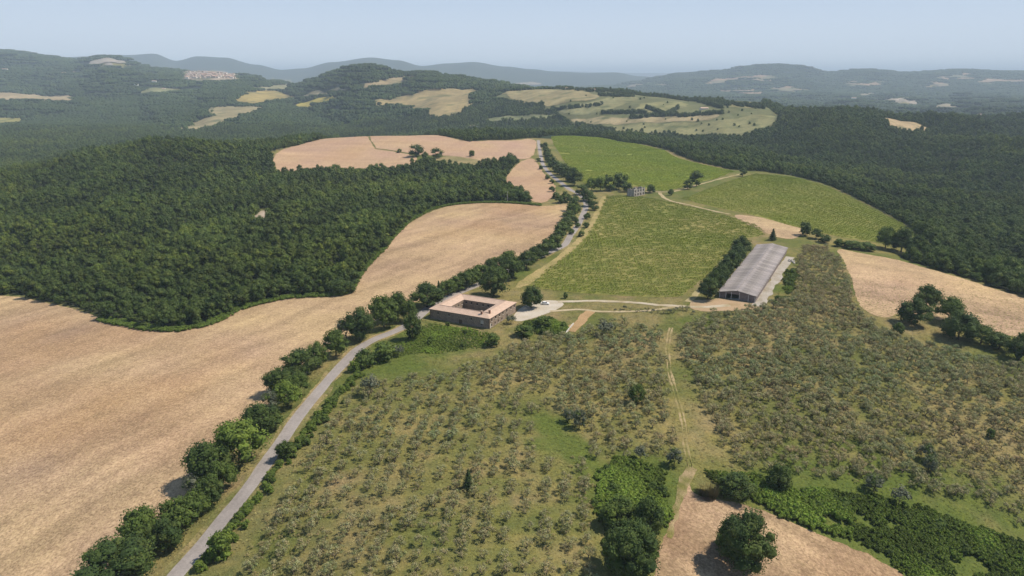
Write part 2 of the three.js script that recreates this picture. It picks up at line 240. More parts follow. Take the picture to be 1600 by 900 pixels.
// clearings in the woods far off: outline, colour, label
const CLEAR = [
  [[[770, 152], [800, 144], [850, 140], [900, 139], [960, 145], [1020, 152], [1080, 159], [1140, 161], [1190, 163], [1218, 181], [1208, 199], [1150, 218], [1060, 212], [960, 208], [900, 198], [880, 190], [860, 178], [820, 170], [790, 162]], [0.155, 0.16, 0.075], 'olive green grassland over the whole rounded hill', -1.2],
  [[[585, 158], [600, 156], [625, 151], [660, 143], [690, 139], [720, 141], [748, 140], [745, 156], [738, 166], [715, 180], [690, 185], [672, 184], [668, 172], [640, 168], [615, 163], [592, 171], [584, 166]], [0.33, 0.26, 0.13], 'tan hillside pasture with yellow patches below the dark wooded peak'],
  [[[566, 136], [600, 126], [635, 117], [648, 120], [640, 130], [605, 135], [575, 142]], [0.33, 0.26, 0.15], 'pale pasture high on the wooded peak'],
  [[[500, 147], [530, 138], [560, 133], [562, 137], [535, 144], [505, 151]], [0.33, 0.27, 0.16], 'narrow pale strip of pasture left of the peak'],
  [[[780, 146], [830, 141], [880, 141], [935, 148], [938, 155], [900, 161], [850, 168], [825, 166], [800, 155]], [0.32, 0.27, 0.14], 'wide tan field on the rounded hill beyond the plateau'],
  [[[893, 168], [940, 156], [985, 151], [1000, 155], [970, 168], [930, 178], [885, 182], [870, 176]], [0.25, 0.24, 0.12], 'olive green field beside the wide tan field'],
  [[[998, 164], [1030, 160], [1060, 160], [1080, 166], [1055, 176], [1015, 178], [990, 174]], [0.25, 0.24, 0.11], 'green field with dark hedges on the rounded hill'],
  [[[890, 188], [935, 184], [1000, 184], [1060, 182], [1120, 178], [1125, 186], [1060, 190], [1000, 192], [950, 196], [900, 193]], [0.34, 0.28, 0.16], 'long pale strip field under the green hedged field'],
  [[[940, 200], [1000, 194], [1060, 192], [1130, 190], [1180, 180], [1215, 182], [1208, 196], [1185, 208], [1150, 216], [1100, 213], [1050, 209], [980, 210]], [0.24, 0.23, 0.11], 'broad olive green slope at the foot of the rounded hill'],
  [[[1128, 160], [1180, 160], [1192, 166], [1180, 172], [1130, 168]], [0.25, 0.23, 0.11], 'small green field at the end of the rounded hill'],
  [[[755, 186], [800, 182], [870, 179], [876, 183], [820, 189], [765, 192]], [0.21, 0.22, 0.11], 'thin green strip among the woods'],
  [[[1374, 184], [1400, 188], [1440, 196], [1458, 206], [1420, 208], [1392, 200]], [0.45, 0.34, 0.20], 'pale brown clearing on the wooded hill at right'],
  [[[1370, 157], [1400, 155], [1425, 157], [1428, 163], [1390, 164]], [0.50, 0.42, 0.33], 'pale quarry in the bluish woods at right'],
  [[[272, 205], [300, 192], [330, 183], [320, 171], [350, 166], [410, 168], [415, 172], [385, 182], [340, 198], [300, 207]], [0.31, 0.26, 0.14], 'tan stepped clearing in the valley woods at left'],
  [[[358, 158], [380, 146], [420, 141], [465, 146], [455, 158], [410, 164], [375, 163]], [0.36, 0.28, 0.10], 'yellow flowering clearing above the stepped one'],
  [[[456, 170], [470, 160], [500, 154], [528, 150], [528, 155], [495, 164], [465, 171]], [0.42, 0.34, 0.08], 'yellow strip clearing on the wooded slope'],
  [[[470, 150], [500, 142], [540, 135], [545, 139], [505, 148], [475, 154]], [0.30, 0.26, 0.15], 'faint tan strip on the wooded slope'],
  [[[-40, 142], [20, 146], [70, 150], [120, 153], [115, 160], [60, 158], [-40, 152]], [0.38, 0.30, 0.18], 'pale ploughed strip on the far left hillside'],
  [[[-40, 184], [20, 184], [48, 186], [45, 191], [10, 197], [-40, 196]], [0.30, 0.27, 0.09], 'yellowish strip in the woods at the far left'],
  [[[140, 100], [160, 92], [185, 94], [212, 106], [190, 107], [160, 106]], [0.34, 0.30, 0.25], 'bare rocky top of the hill behind the village'],
  [[[282, 112], [330, 110], [372, 116], [374, 127], [330, 128], [284, 126]], [0.34, 0.28, 0.21], 'stony ground of the hilltop village'],
  [[[1330, 148], [1365, 145], [1372, 149], [1340, 152]], [0.33, 0.29, 0.2], 'pale strip beside the quarry'],
  [[[1455, 168], [1490, 166], [1500, 169], [1460, 171]], [0.34, 0.29, 0.2], 'thin pale strip in the right hand woods'],
  [[[800, 131], [830, 129], [845, 132], [820, 134]], [0.36, 0.29, 0.2], 'thin pale field behind the wooded peak'],
  [[[380, 140], [430, 133], [470, 131], [460, 137], [410, 142]], [0.27, 0.25, 0.14], 'faint green meadow below the long pale shed'],
  [[[215, 142], [250, 138], [285, 141], [260, 147], [225, 146]], [0.24, 0.24, 0.12], 'small green meadow round the pale houses under the village'],
  [[[395, 125], [425, 122], [455, 125], [420, 129]], [0.22, 0.18, 0.12], 'pale strip on the ridge right of the village'],
];
{
  const r = rng(331);
  for (const [cx, cy, n, label] of [[1115, 127, 5, 'thin reddish field strip on the far ridge left of its summit'], [1205, 124, 5, 'thin pale field strip on the far ridge below its summit'], [1235, 139, 4, 'thin meadow strip at the foot of the far ridge'], [1345, 133, 5, 'thin orange brown field strip on the far right ridge'], [1450, 133, 4, 'thin tan field strip near the white farm on the far ridge'], [1500, 121, 4, 'thin reddish field strip high on the far right ridge'], [1020, 133, 4, 'thin tan field strip in the gap between the far ridges'], [1150, 143, 4, 'faint meadow strip in the plain under the far summit'], [1565, 130, 3, 'faint field strip at the end of the far right ridge']])
    for (let k = 0; k < n; k++) {
      const x = cx + (r() - 0.5) * 64, y = cy + (r() - 0.5) * 9, w = 9 + r() * 20, h = 1.2 + r() * 2.2, t = (r() - 0.5) * 3, c = r(), P = [];
      for (let q = 0; q < 12; q++) { const a = q / 12 * 6.283, f = 0.55 + 0.6 * r(); P.push([x + Math.cos(a) * w * f, y + Math.sin(a) * h * f + Math.cos(a) * t]); }
      CLEAR.push([P, c < 0.6 ? [0.33, 0.235, 0.155] : c < 0.8 ? [0.28, 0.235, 0.15] : [0.21, 0.20, 0.12], label]);
    }
}
for (const c of CLEAR) c.R = region(c[0]);
const BANK = region([[392, 352], [396, 338], [410, 326], [424, 326], [422, 338], [408, 352]]);
const isClear = (x, z) => CLEAR.some((c) => inPoly(c.R, x, z));
function isForest(x, z) { const zf = -z; if (zf < 250 || inPoly(BANK, x, z)) return false; if (zf < 1700 && inPoly(OPEN, x, z)) return false; if (zf > 1300 && isClear(x, z)) return false; return true; }

// ---------------------------------------------------------------- the ground sheet
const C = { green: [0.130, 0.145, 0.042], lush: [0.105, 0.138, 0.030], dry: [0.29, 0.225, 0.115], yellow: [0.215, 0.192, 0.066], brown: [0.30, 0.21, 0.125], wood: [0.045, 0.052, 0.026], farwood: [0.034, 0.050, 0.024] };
function grassColor(x, z) {
  const a = fbm(x / 34, z / 34, 4), b = fbm(x / 9 + 40, z / 9, 3), c = fbm(x / 90 - 7, z / 90 + 3, 2);
  let k = mix3(C.green, C.yellow, clamp(0.55 + 1.4 * a + 0.5 * b)); k = mix3(k, C.dry, clamp(0.02 + 0.7 * b + 0.8 * c + 0.6 * a)); k = mix3(k, C.lush, clamp(-0.30 - 1.5 * c - 0.9 * a));
  return mix3(k, C.brown, clamp(1.7 * fbm(x / 13 + 9, z / 13 - 5, 3) - 0.42) * 0.7);
}
const GREEN_SPOTS = [[650, 530, 34], [600, 570, 18], [860, 660, 12], [880, 690, 14], [990, 760, 24], [1380, 810, 40], [1500, 850, 50], [1215, 450, 10], [1090, 500, 12], [850, 510, 14], [1250, 740, 14]].map(([px, py, r]) => { const p = at(px, py); return [p.x, p.z, r]; });
function groundColor(x, z) {
  const zf = -z;
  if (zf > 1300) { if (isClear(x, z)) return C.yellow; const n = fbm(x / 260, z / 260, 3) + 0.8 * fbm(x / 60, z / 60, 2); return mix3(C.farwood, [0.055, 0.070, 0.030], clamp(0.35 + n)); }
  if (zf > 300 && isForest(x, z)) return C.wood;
  let k = grassColor(x, z);
  for (const [sx, sz, r] of GREEN_SPOTS) { const d = Math.hypot(x - sx, z - sz) / r + 0.7 * fbm(x / 8, z / 8, 3); if (d < 1) k = mix3(k, C.lush, smooth(1, 0.4, d) * 0.85); }
  return k;
}
{
  const A = []; for (let i = 0; i <= 40; i++) A.push(-Math.PI + i / 40 * (Math.PI - 0.80)); for (let i = 1; i < 760; i++) A.push(-0.80 + i / 760 * 1.60); for (let i = 0; i < 40; i++) A.push(0.80 + i / 40 * (Math.PI - 0.80));
  const Rr = [0.5, 20, 50, 80]; { let r = 100; while (r < 60000) { Rr.push(r); r *= r < 600 ? 1.0125 : r < 1200 ? 1.013 : r < 4000 ? 1.0105 : 1.018; } }
  const n = A.length, pos = new Float32Array(n * Rr.length * 3), col = new Float32Array(n * Rr.length * 3), uv = new Float32Array(n * Rr.length * 2), idx = [];
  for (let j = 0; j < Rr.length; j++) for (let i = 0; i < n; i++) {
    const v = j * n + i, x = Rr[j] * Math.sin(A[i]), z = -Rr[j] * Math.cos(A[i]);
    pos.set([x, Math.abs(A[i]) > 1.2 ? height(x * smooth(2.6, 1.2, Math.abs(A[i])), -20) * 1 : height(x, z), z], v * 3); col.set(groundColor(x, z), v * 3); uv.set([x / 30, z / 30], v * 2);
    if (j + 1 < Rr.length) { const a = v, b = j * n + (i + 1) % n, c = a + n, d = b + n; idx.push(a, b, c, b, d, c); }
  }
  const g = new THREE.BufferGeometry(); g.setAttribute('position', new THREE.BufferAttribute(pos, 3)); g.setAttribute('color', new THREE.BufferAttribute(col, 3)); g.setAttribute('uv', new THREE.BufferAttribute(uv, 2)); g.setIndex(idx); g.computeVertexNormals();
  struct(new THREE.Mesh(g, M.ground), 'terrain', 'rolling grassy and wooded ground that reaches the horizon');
}
// ---------------------------------------------------------------- fields
const strawColor = (c, dir, k = 1) => (x, z) => {
  const ct = Math.cos(dir), st = Math.sin(dir), a = x * ct + z * st, b = -x * st + z * ct, w = fbm(x / 70, z / 70, 3) * 30;
  const s = fbm(a / 60, (b + w * 0.3) / 4.5, 3) * 1.1 + fbm(a / 160, (b + w) / 17, 3), p = fbm(x / 45 + 3, z / 45, 4), q = fbm(x / 7, z / 7, 3), d = clamp(1.8 * fbm(a / 22 + 50, b / 6, 3) - 0.55);
  const f = 1 + k * (0.24 * s + 0.24 * p + 0.15 * q);
  let r = [c[0] * f, c[1] * f * (1 + 0.05 * p), c[2] * f * (1 - 0.10 * p)];
  r = mix3(r, [c[0] * 0.86, c[1] * 0.72, c[2] * 0.60], clamp(1.2 * fbm(x / 60 - 20, z / 60 + 11, 3) - 0.02) * 0.7 * k);
  return mix3(r, [0.20, 0.145, 0.085], d * 0.55 * k);
};
const field = (R, name, label, c, dir, cell, lift, k, ragged = 1.2) => struct(new THREE.Mesh(sheet(R, cell, lift, strawColor(c, dir, k), 26, dir, ragged), M.straw), name, label);
field(FIELD.main, 'stubble_field', 'large tan stubble field left of the road', [0.430, 0.308, 0.192], -1.02, 2.6, 0.06, 1);
field(FIELD.wedge, 'stubble_field', 'small wedge of stubble between the wood and the road', [0.47, 0.325, 0.21], -1.3, 5, 0.18, 0.5, 2);
field(FIELD.upperLeft, 'stubble_field', 'pinkish stubble field on the rise behind the wood', [0.475, 0.33, 0.22], 0.1, 6, 0.25, 0.5, 2);
field(FIELD.upper, 'stubble_field', 'pinkish stubble field at the top of the road', [0.465, 0.325, 0.22], 0.15, 6, 0.25, 0.4, 2);
field(FIELD.right, 'stubble_field', 'tan mown field at right beyond the olive grove', [0.45, 0.325, 0.205], 0.5, 3, 0.06, 1);
field(FIELD.near, 'mown_field', 'brown mown field around the lone oak at the bottom', [0.32, 0.228, 0.145], 0.72, 1.6, 0.05, 1.6, 0.8);
field(FIELD.brown, 'bare_strip', 'bare brown strip between the two vineyards', [0.46, 0.34, 0.21], 0.5, 4, 0.12, 0.8, 1);
struct(new THREE.Mesh(sheet(region([[684, 246], [715, 243], [742, 246], [757, 253], [738, 262], [700, 261], [668, 252]]), 5, 0.2, (x, z) => mix3([0.33, 0.27, 0.14], [0.19, 0.18, 0.08], clamp(0.3 + 1.4 * fbm(x / 10, z / 10, 3))), 20, 0, 2), M.straw), 'bare_mound', 'dry grassy mound behind the left wood');
struct(new THREE.Mesh(sheet(STRIP, 2.2, 0.08, (x, z) => mix3([0.40, 0.32, 0.15], [0.28, 0.25, 0.10], clamp(0.4 + 1.3 * fbm(x / 8, z / 8, 3))), 20, 0, 1), M.straw), 'verge', 'dry yellow verge between the road and the middle vineyard');
const vineGround = (g, d) => (x, z) => mix3(g, d, clamp(0.35 + 1.0 * fbm(x / 40, z / 40, 3) + 0.5 * fbm(x / 7, z / 7, 2)));
struct(new THREE.Mesh(sheet(VINE.far, 6, 0.2, vineGround([0.24, 0.285, 0.05], [0.33, 0.31, 0.08]), 24, 0, 1), M.ground), 'vineyard_ground', 'bright green ground of the far vineyard');
struct(new THREE.Mesh(sheet(VINE.right, 5, 0.15, vineGround([0.235, 0.25, 0.06], [0.33, 0.30, 0.095]), 24, 0, 1), M.ground), 'vineyard_ground', 'green ground of the domed vineyard at right');
struct(new THREE.Mesh(sheet(VINE.middle, 3, 0.1, vineGround([0.205, 0.215, 0.055], [0.31, 0.27, 0.095]), 24, 0, 1), M.ground), 'vineyard_ground', 'mottled green ground of the middle vineyard');
struct(new THREE.Mesh(sheet(BANK, 3, 0.15, (x, z) => mix3([0.42, 0.35, 0.28], [0.20, 0.17, 0.10], clamp(0.4 + 1.5 * fbm(x / 9, z / 9, 3))), 12, 0, 3), M.soil), 'bare_bank', 'bare pale bank of earth inside the left wood');
for (const c of CLEAR) {
  const far = -c.R.P[0][1], col = c[1];
  struct(new THREE.Mesh(sheet(c.R, clamp(far / 260, 7, 40), far / 900 + (c[3] ?? 0), (x, z) => { const s = far / 3200, p = fbm(x / (60 * s), z / (60 * s), 4), q = fbm(x / (14 * s), z / (14 * s), 2); const f = 1 + 0.35 * p + 0.3 * q; return mix3([col[0] * f, col[1] * f, col[2] * f], [0.10, 0.12, 0.05], clamp(1.9 * fbm(x / (40 * s) + 9, z / (40 * s), 3) - 0.2)); }, 40, 0, far > 5000 ? far / 75 : far / 200), M.ground), 'clearing', c[2]);
}
// ---------------------------------------------------------------- roads and tracks
const line = (pts) => pts.map(([px, py]) => { const p = at(px, py); return [p.x, p.z]; });
const ROAD = line([[225, 960], [250, 927], [274, 900], [312, 858], [346, 815], [378, 777], [398, 749], [421, 716], [440, 690], [463, 655], [489, 622], [516, 591], [538, 567], [562, 544], [584, 531], [609, 521], [629, 512], [648, 500], [672, 480], [700, 464], [738, 449], [775, 431], [815, 413], [850, 398], [880, 384], [892, 367], [904, 350], [911, 335], [916, 320], [911, 309], [900, 301], [890, 296], [877, 286], [866, 277], [855, 267], [848, 256], [844, 239], [842, 226], [841, 219]]);
const grey = (a, n) => (x, z, k) => { const f = 1 + n * fbm(x / 3, z / 3, 3) + n * 0.8 * fbm(x / 14, z / 14, 2) - (Math.abs(k - 0.5) < 0.3 && Math.abs(Math.abs(k - 0.5) - 0.22) < 0.09 ? 0.03 : 0); return [a[0] * f, a[1] * f, a[2] * f]; };
struct(new THREE.Mesh(ribbon(ROAD, 8.6, 0.05, (x, z) => mix3([0.34, 0.27, 0.135], [0.15, 0.16, 0.055], clamp(0.35 + 1.5 * fbm(x / 5, z / 5, 3))), 20, 2.5, 0.9), M.straw), 'verge', 'dry grass verge along both sides of the road');
struct(new THREE.Mesh(ribbon(ROAD, 5.0, 0.10, grey([0.30, 0.27, 0.252], 0.2), 6, 2, 0.18), M.asphalt), 'road', 'narrow grey asphalt road that winds up past the farmhouse');
const gravel = (a, b) => (x, z) => mix3(a, b, clamp(0.4 + 1.2 * fbm(x / 4, z / 4, 3)));
const YARDS = [region([[803, 492], [815, 479], [842, 470], [872, 469], [884, 476], [866, 486], [838, 496], [812, 503], [800, 500]]), region([[1072, 480], [1085, 468], [1100, 470], [1125, 465], [1180, 474], [1205, 480], [1190, 487], [1140, 486], [1095, 487]])], TRACKS = [];
const track = (pts, w, lift, label, a = [0.50, 0.44, 0.34], b = [0.36, 0.29, 0.17]) => (TRACKS.push([line(pts), (w.call ? 2.4 : w) / 2]), struct)(new THREE.Mesh(ribbon(line(pts), w, lift, gravel(a, b), 8, 1.6, (w.call ? 2 : w) * 0.16), M.soil), 'track', label);
struct(new THREE.Mesh(sheet(region([[803, 492], [815, 479], [842, 470], [872, 469], [884, 476], [866, 486], [838, 496], [812, 503], [800, 500]]), 1.5, 0.09, gravel([0.52, 0.47, 0.40], [0.45, 0.39, 0.30]), 8, 0, 0.5), M.soil), 'yard', 'pale gravel yard beside the farmhouse where the car stands');
track([[872, 472], [900, 471], [950, 471], [1000, 474], [1050, 478], [1100, 480], [1140, 477]], 3.2, 0.13, 'pale gravel track from the yard to the long shed');
track([[860, 487], [900, 484], [940, 487], [985, 487], [1025, 484], [1058, 479]], 2.4, 0.115, 'lower pale track that rejoins the gravel track', [0.46, 0.38, 0.25], [0.30, 0.24, 0.12]);
track([[921, 486], [912, 496], [900, 508], [890, 518]], 5, 0.10, 'orange earth spur below the gravel track', [0.42, 0.28, 0.15], [0.32, 0.22, 0.11]);
struct(new THREE.Mesh(sheet(region([[1072, 480], [1085, 468], [1100, 470], [1125, 465], [1180, 474], [1205, 480], [1190, 487], [1140, 486], [1095, 487]]), 2, 0.08, gravel([0.42, 0.30, 0.19], [0.34, 0.25, 0.14]), 8, 0, 1), M.soil), 'yard', 'brown earth yard in front of the long shed');
track([[1076, 472], [1095, 452], [1118, 424], [1140, 396], [1152, 380]], 3.4, 0.12, 'dry track between the middle vineyard and the row of trees', [0.40, 0.33, 0.18], [0.28, 0.24, 0.10]);
track([[1009, 300], [1030, 300], [1048, 300], [1070, 295], [1090, 289], [1120, 281], [1158, 272]], 3.4, 0.16, 'pale track that climbs from the ruin between the vineyards', [0.44, 0.36, 0.22], [0.33, 0.27, 0.14]);
track([[1030, 301], [1036, 308], [1048, 314], [1075, 320], [1100, 326], [1140, 335]], 3.4, 0.14, 'pale track that bends down from the ruin', [0.44, 0.36, 0.22], [0.33, 0.27, 0.14]);
for (const [o, name] of [[-0.9, 'left wheel rut of the grassy track through the olive grove'], [0.9, 'right wheel rut of the grassy track through the olive grove']]) {
  const L = line([[1046, 512], [1045, 545], [1048, 580], [1058, 620], [1067, 660], [1074, 700], [1077, 735]]).map(([x, z]) => [x + o * 0.75 + 0.9 * noise(z / 14, 5), z]);
  struct(new THREE.Mesh(ribbon(L, (t) => 0.62 + 0.3 * noise(t * 23 + o, 3), 0.06, (x, z) => mix3(grassColor(x, z), [0.37, 0.29, 0.16], clamp(0.25 + 1.9 * fbm(x / 6, z / 6, 3))), 6, 1, 0.35), M.soil), 'track', name);
}
struct(new THREE.Mesh(ribbon(line([[1078, 730], [1070, 752], [1060, 775], [1055, 795], [1050, 815], [1043, 840]]), (t) => 2.8 - 1.2 * t + 0.9 * noise(t * 11, 1), 0.09, (x, z) => mix3(grassColor(x, z), [0.37, 0.285, 0.17], clamp(0.5 + 1.7 * fbm(x / 4, z / 4, 3))), 6, 1, 0.6), M.straw), 'track', 'straw covered track that drops to the mown field');

// ---------------------------------------------------------------- building helpers
function boxGeo(w, h, d, x = 0, y = 0, z = 0, tile = 4) {           // box with uv in metres, base at y
  const g = new THREE.BoxGeometry(w, h, d), p = g.attributes.position, n = g.attributes.normal, uv = g.attributes.uv;
  for (let i = 0; i < p.count; i++) { const ax = Math.abs(n.getX(i)), ay = Math.abs(n.getY(i)); uv.setXY(i, (ax > 0.5 ? p.getZ(i) : p.getX(i)) / tile, (ay > 0.5 ? p.getZ(i) : p.getY(i)) / tile); }
  return g.translate(x, y + h / 2, z);
}
function wallGeo(w, h, t, holes, top) {                             // wall along x from 0 to w, thickness t towards -z, with openings; top: outline of a broken crest
  const s = new THREE.Shape(); s.moveTo(0, 0); s.lineTo(w, 0);
  if (top) for (const [x, y] of top) s.lineTo(x, y); else { s.lineTo(w, h); s.lineTo(0, h); }
  s.closePath();
  for (const [x, y, a, b] of holes) { const p = new THREE.Path(); p.moveTo(x, y); p.lineTo(x, y + b); p.lineTo(x + a, y + b); p.lineTo(x + a, y); p.closePath(); s.holes.push(p); }
  const g = new THREE.ExtrudeGeometry(s, { depth: t, bevelEnabled: false, steps: 1 }); const uv = g.attributes.uv; for (let i = 0; i < uv.count; i++) uv.setXY(i, uv.getX(i) / 4, uv.getY(i) / 4);
  return g.translate(0, 0, -t);
}
function quadGeo(a, b, c, d, tile = 5) {                            // a-b along the eaves, d-c along the ridge
  const g = new THREE.BufferGeometry(), V = [a, b, c, d].map((v) => new THREE.Vector3(...v)), ex = V[1].clone().sub(V[0]).normalize(), n = ex.clone().cross(V[3].clone().sub(V[0])).normalize(), ey = n.clone().cross(ex), t = n.clone().multiplyScalar(-0.14), B = V.map((v) => v.clone().add(t));
  const P = [], U = [], q = (i, j, k, l) => { for (const v of [i, j, k, i, k, l]) { P.push(v.x, v.y, v.z); const r = v.clone().sub(V[0]); U.push(r.dot(ex) / tile, r.dot(ey) / tile); } };
  q(V[0], V[1], V[2], V[3]); q(B[3], B[2], B[1], B[0]); for (let k = 0; k < 4; k++) { const m = (k + 1) % 4; q(V[k], B[k], B[m], V[m]); }
  g.setAttribute('position', new THREE.Float32BufferAttribute(P, 3)); g.setAttribute('uv', new THREE.Float32BufferAttribute(U, 2)); g.computeVertexNormals(); return g;
}
Object.assign(M, {
  stone: std(0.33, 0.255, 0.195, { map: stoneTex, bumpMap: stoneTex, bumpScale: 0.05 }), plaster: std(0.58, 0.53, 0.46, { map: stoneTex }), tile: std(0.52, 0.385, 0.30, { map: tileTex, bumpMap: tileTex, bumpScale: 0.06 }), dark: std(0.03, 0.026, 0.022), shutter: std(0.11, 0.075, 0.05), brick: std(0.30, 0.17, 0.12, { map: stoneTex }),
  concrete: std(0.50, 0.475, 0.45, { map: asphaltTex }), paleStone: std(0.62, 0.58, 0.51, { map: stoneTex, bumpMap: stoneTex, bumpScale: 0.05 }), ruinStone: std(0.46, 0.415, 0.36, { map: stoneTex, bumpMap: stoneTex, bumpScale: 0.05 }), shedWall: std(0.24, 0.20, 0.19, { map: stoneTex }), steel: std(0.16, 0.13, 0.12), wood: std(0.17, 0.14, 0.11, { map: barkTex }),
});
// ---------------------------------------------------------------- courtyard farmhouse
{
  const N = at(765, 514), L = at(672, 497), R = at(809, 488);
  const ang = Math.atan2(-(N.z - L.z), N.x - L.x), A = Math.hypot(N.x - L.x, N.z - L.z), B = Math.hypot(R.x - N.x, R.z - N.z), Hh = 5.8, wing = 7.6, ridge = Hh + 1.45, ov = 0.45;
  const g = new THREE.Group(); g.name = 'farmhouse'; g.position.set(L.x, Math.min(N.y, L.y, R.y) - 0.35, L.z); g.rotation.y = ang;
  tag(g, 'square stone courtyard farmhouse with tiled roofs beside the road', 'farmhouse');
  const wall = (len, x, z, turn, holes, label, name = 'wall') => {
    const w = part(g, name, wallGeo(len, Hh, 0.6, holes.map((o) => o.slice(0, 4))), M.stone, label); w.position.set(x, 0, z); w.rotation.y = turn;
    for (const [ax, ay, aw, ah, door] of holes) {
      const f = part(w, door ? 'door' : 'window', boxGeo(aw, ah, 0.1, ax + aw / 2, ay, -0.4), door ? M.shutter : M.dark);
      if (!door) part(w, 'window_sill', boxGeo(aw + 0.3, 0.12, 0.3, ax + aw / 2, ay - 0.13, 0.06), M.plaster);
    }
    return w;
  };
  const r = rng(71), win = (n, len, y, s = 0.9) => Array.from({ length: n }, (_, i) => [(i + 0.5) * len / n - s / 2 + (r() - 0.5), y + (r() - 0.5) * 0.2, s, s * 1.25]);
  wall(A, 0, 0, 0, [[4.5, 3.6, 0.8, 1.0], [11, 3.6, 0.8, 1.0], [17, 0.05, 2.2, 2.6, 1], [24, 3.5, 0.8, 1.0], [30, 1.4, 0.8, 1.1]], 'long shaded stone wall towards the thicket');
  part(g, 'plaster_patch', boxGeo(1.7, 1.9, 0.04, A - 4.2, 2.3, 0.022), M.plaster, 'pale plastered square');
  part(g, 'plaster_patch', boxGeo(0.04, 2.6, 1.2, A + 0.022, 0.3, -1.0), M.plaster, 'pale patch at the near corner');
  wall(B, A, 0, Math.PI / 2, [...win(7, B, 3.7, 1.15), ...win(4, B * 0.5, 1.1, 1.0), [B * 0.62, 0.05, 1.5, 2.4, 1]], 'sunlit stone wall with small windows');
  wall(A, A, -B, Math.PI, win(5, A, 3.6), 'rear wall'); wall(B, 0, -B, -Math.PI / 2, win(5, B, 3.6), 'wall towards the road');
  const iw = A - 2 * wing, id = B - 2 * wing;
  wall(iw, wing + iw, -wing, Math.PI, win(5, iw, 3.6), 'courtyard wall', 'courtyard_wall'); wall(id, wing, -wing, Math.PI / 2, win(4, id, 3.5), 'sunlit courtyard wall', 'courtyard_wall');
  wall(iw, wing, -B + wing, 0, win(6, iw, 3.7), 'shaded courtyard wall with a row of openings', 'courtyard_wall'); wall(id, wing + iw, -B + wing, -Math.PI / 2, win(4, id, 3.5), 'courtyard wall', 'courtyard_wall');
  part(g, 'courtyard_floor', boxGeo(iw, 0.1, id, A / 2, 0.35, -B / 2), M.paleStone);
  const o = [-ov, Hh, ov], ring = (d, y) => [[d, y, -d], [A - d, y, -d], [A - d, y, -B + d], [d, y, -B + d]], E = ring(-ov, Hh + 0.02), Rg = ring(wing / 2, ridge), I = ring(wing + 0.3, Hh + 0.02);
  for (let k = 0; k < 4; k++) { const m = (k + 1) % 4; part(g, 'roof_slope', quadGeo(E[k], E[m], Rg[m], Rg[k]), M.tile); part(g, 'roof_slope', quadGeo(I[m], I[k], Rg[k], Rg[m]), M.tile); const a = Rg[k], b = Rg[m], lx = Math.abs(b[0] - a[0]), lz = Math.abs(b[2] - a[2]); part(g, 'ridge_tiles', boxGeo(lx + 0.3, 0.16, lz + 0.3, (a[0] + b[0]) / 2, ridge - 0.02, (a[2] + b[2]) / 2), M.tile); }
  for (const [x, z, h] of [[A - 5.6, -2.2, 1.7], [A - 2.4, -4.6, 2.1]]) { const c = part(g, 'chimney', boxGeo(0.8, h, 0.8, x, Hh + 0.6, z), M.brick); part(c, 'chimney_cap', boxGeo(1.05, 0.15, 1.05, x, Hh + 0.6 + h, z), M.tile); }
}
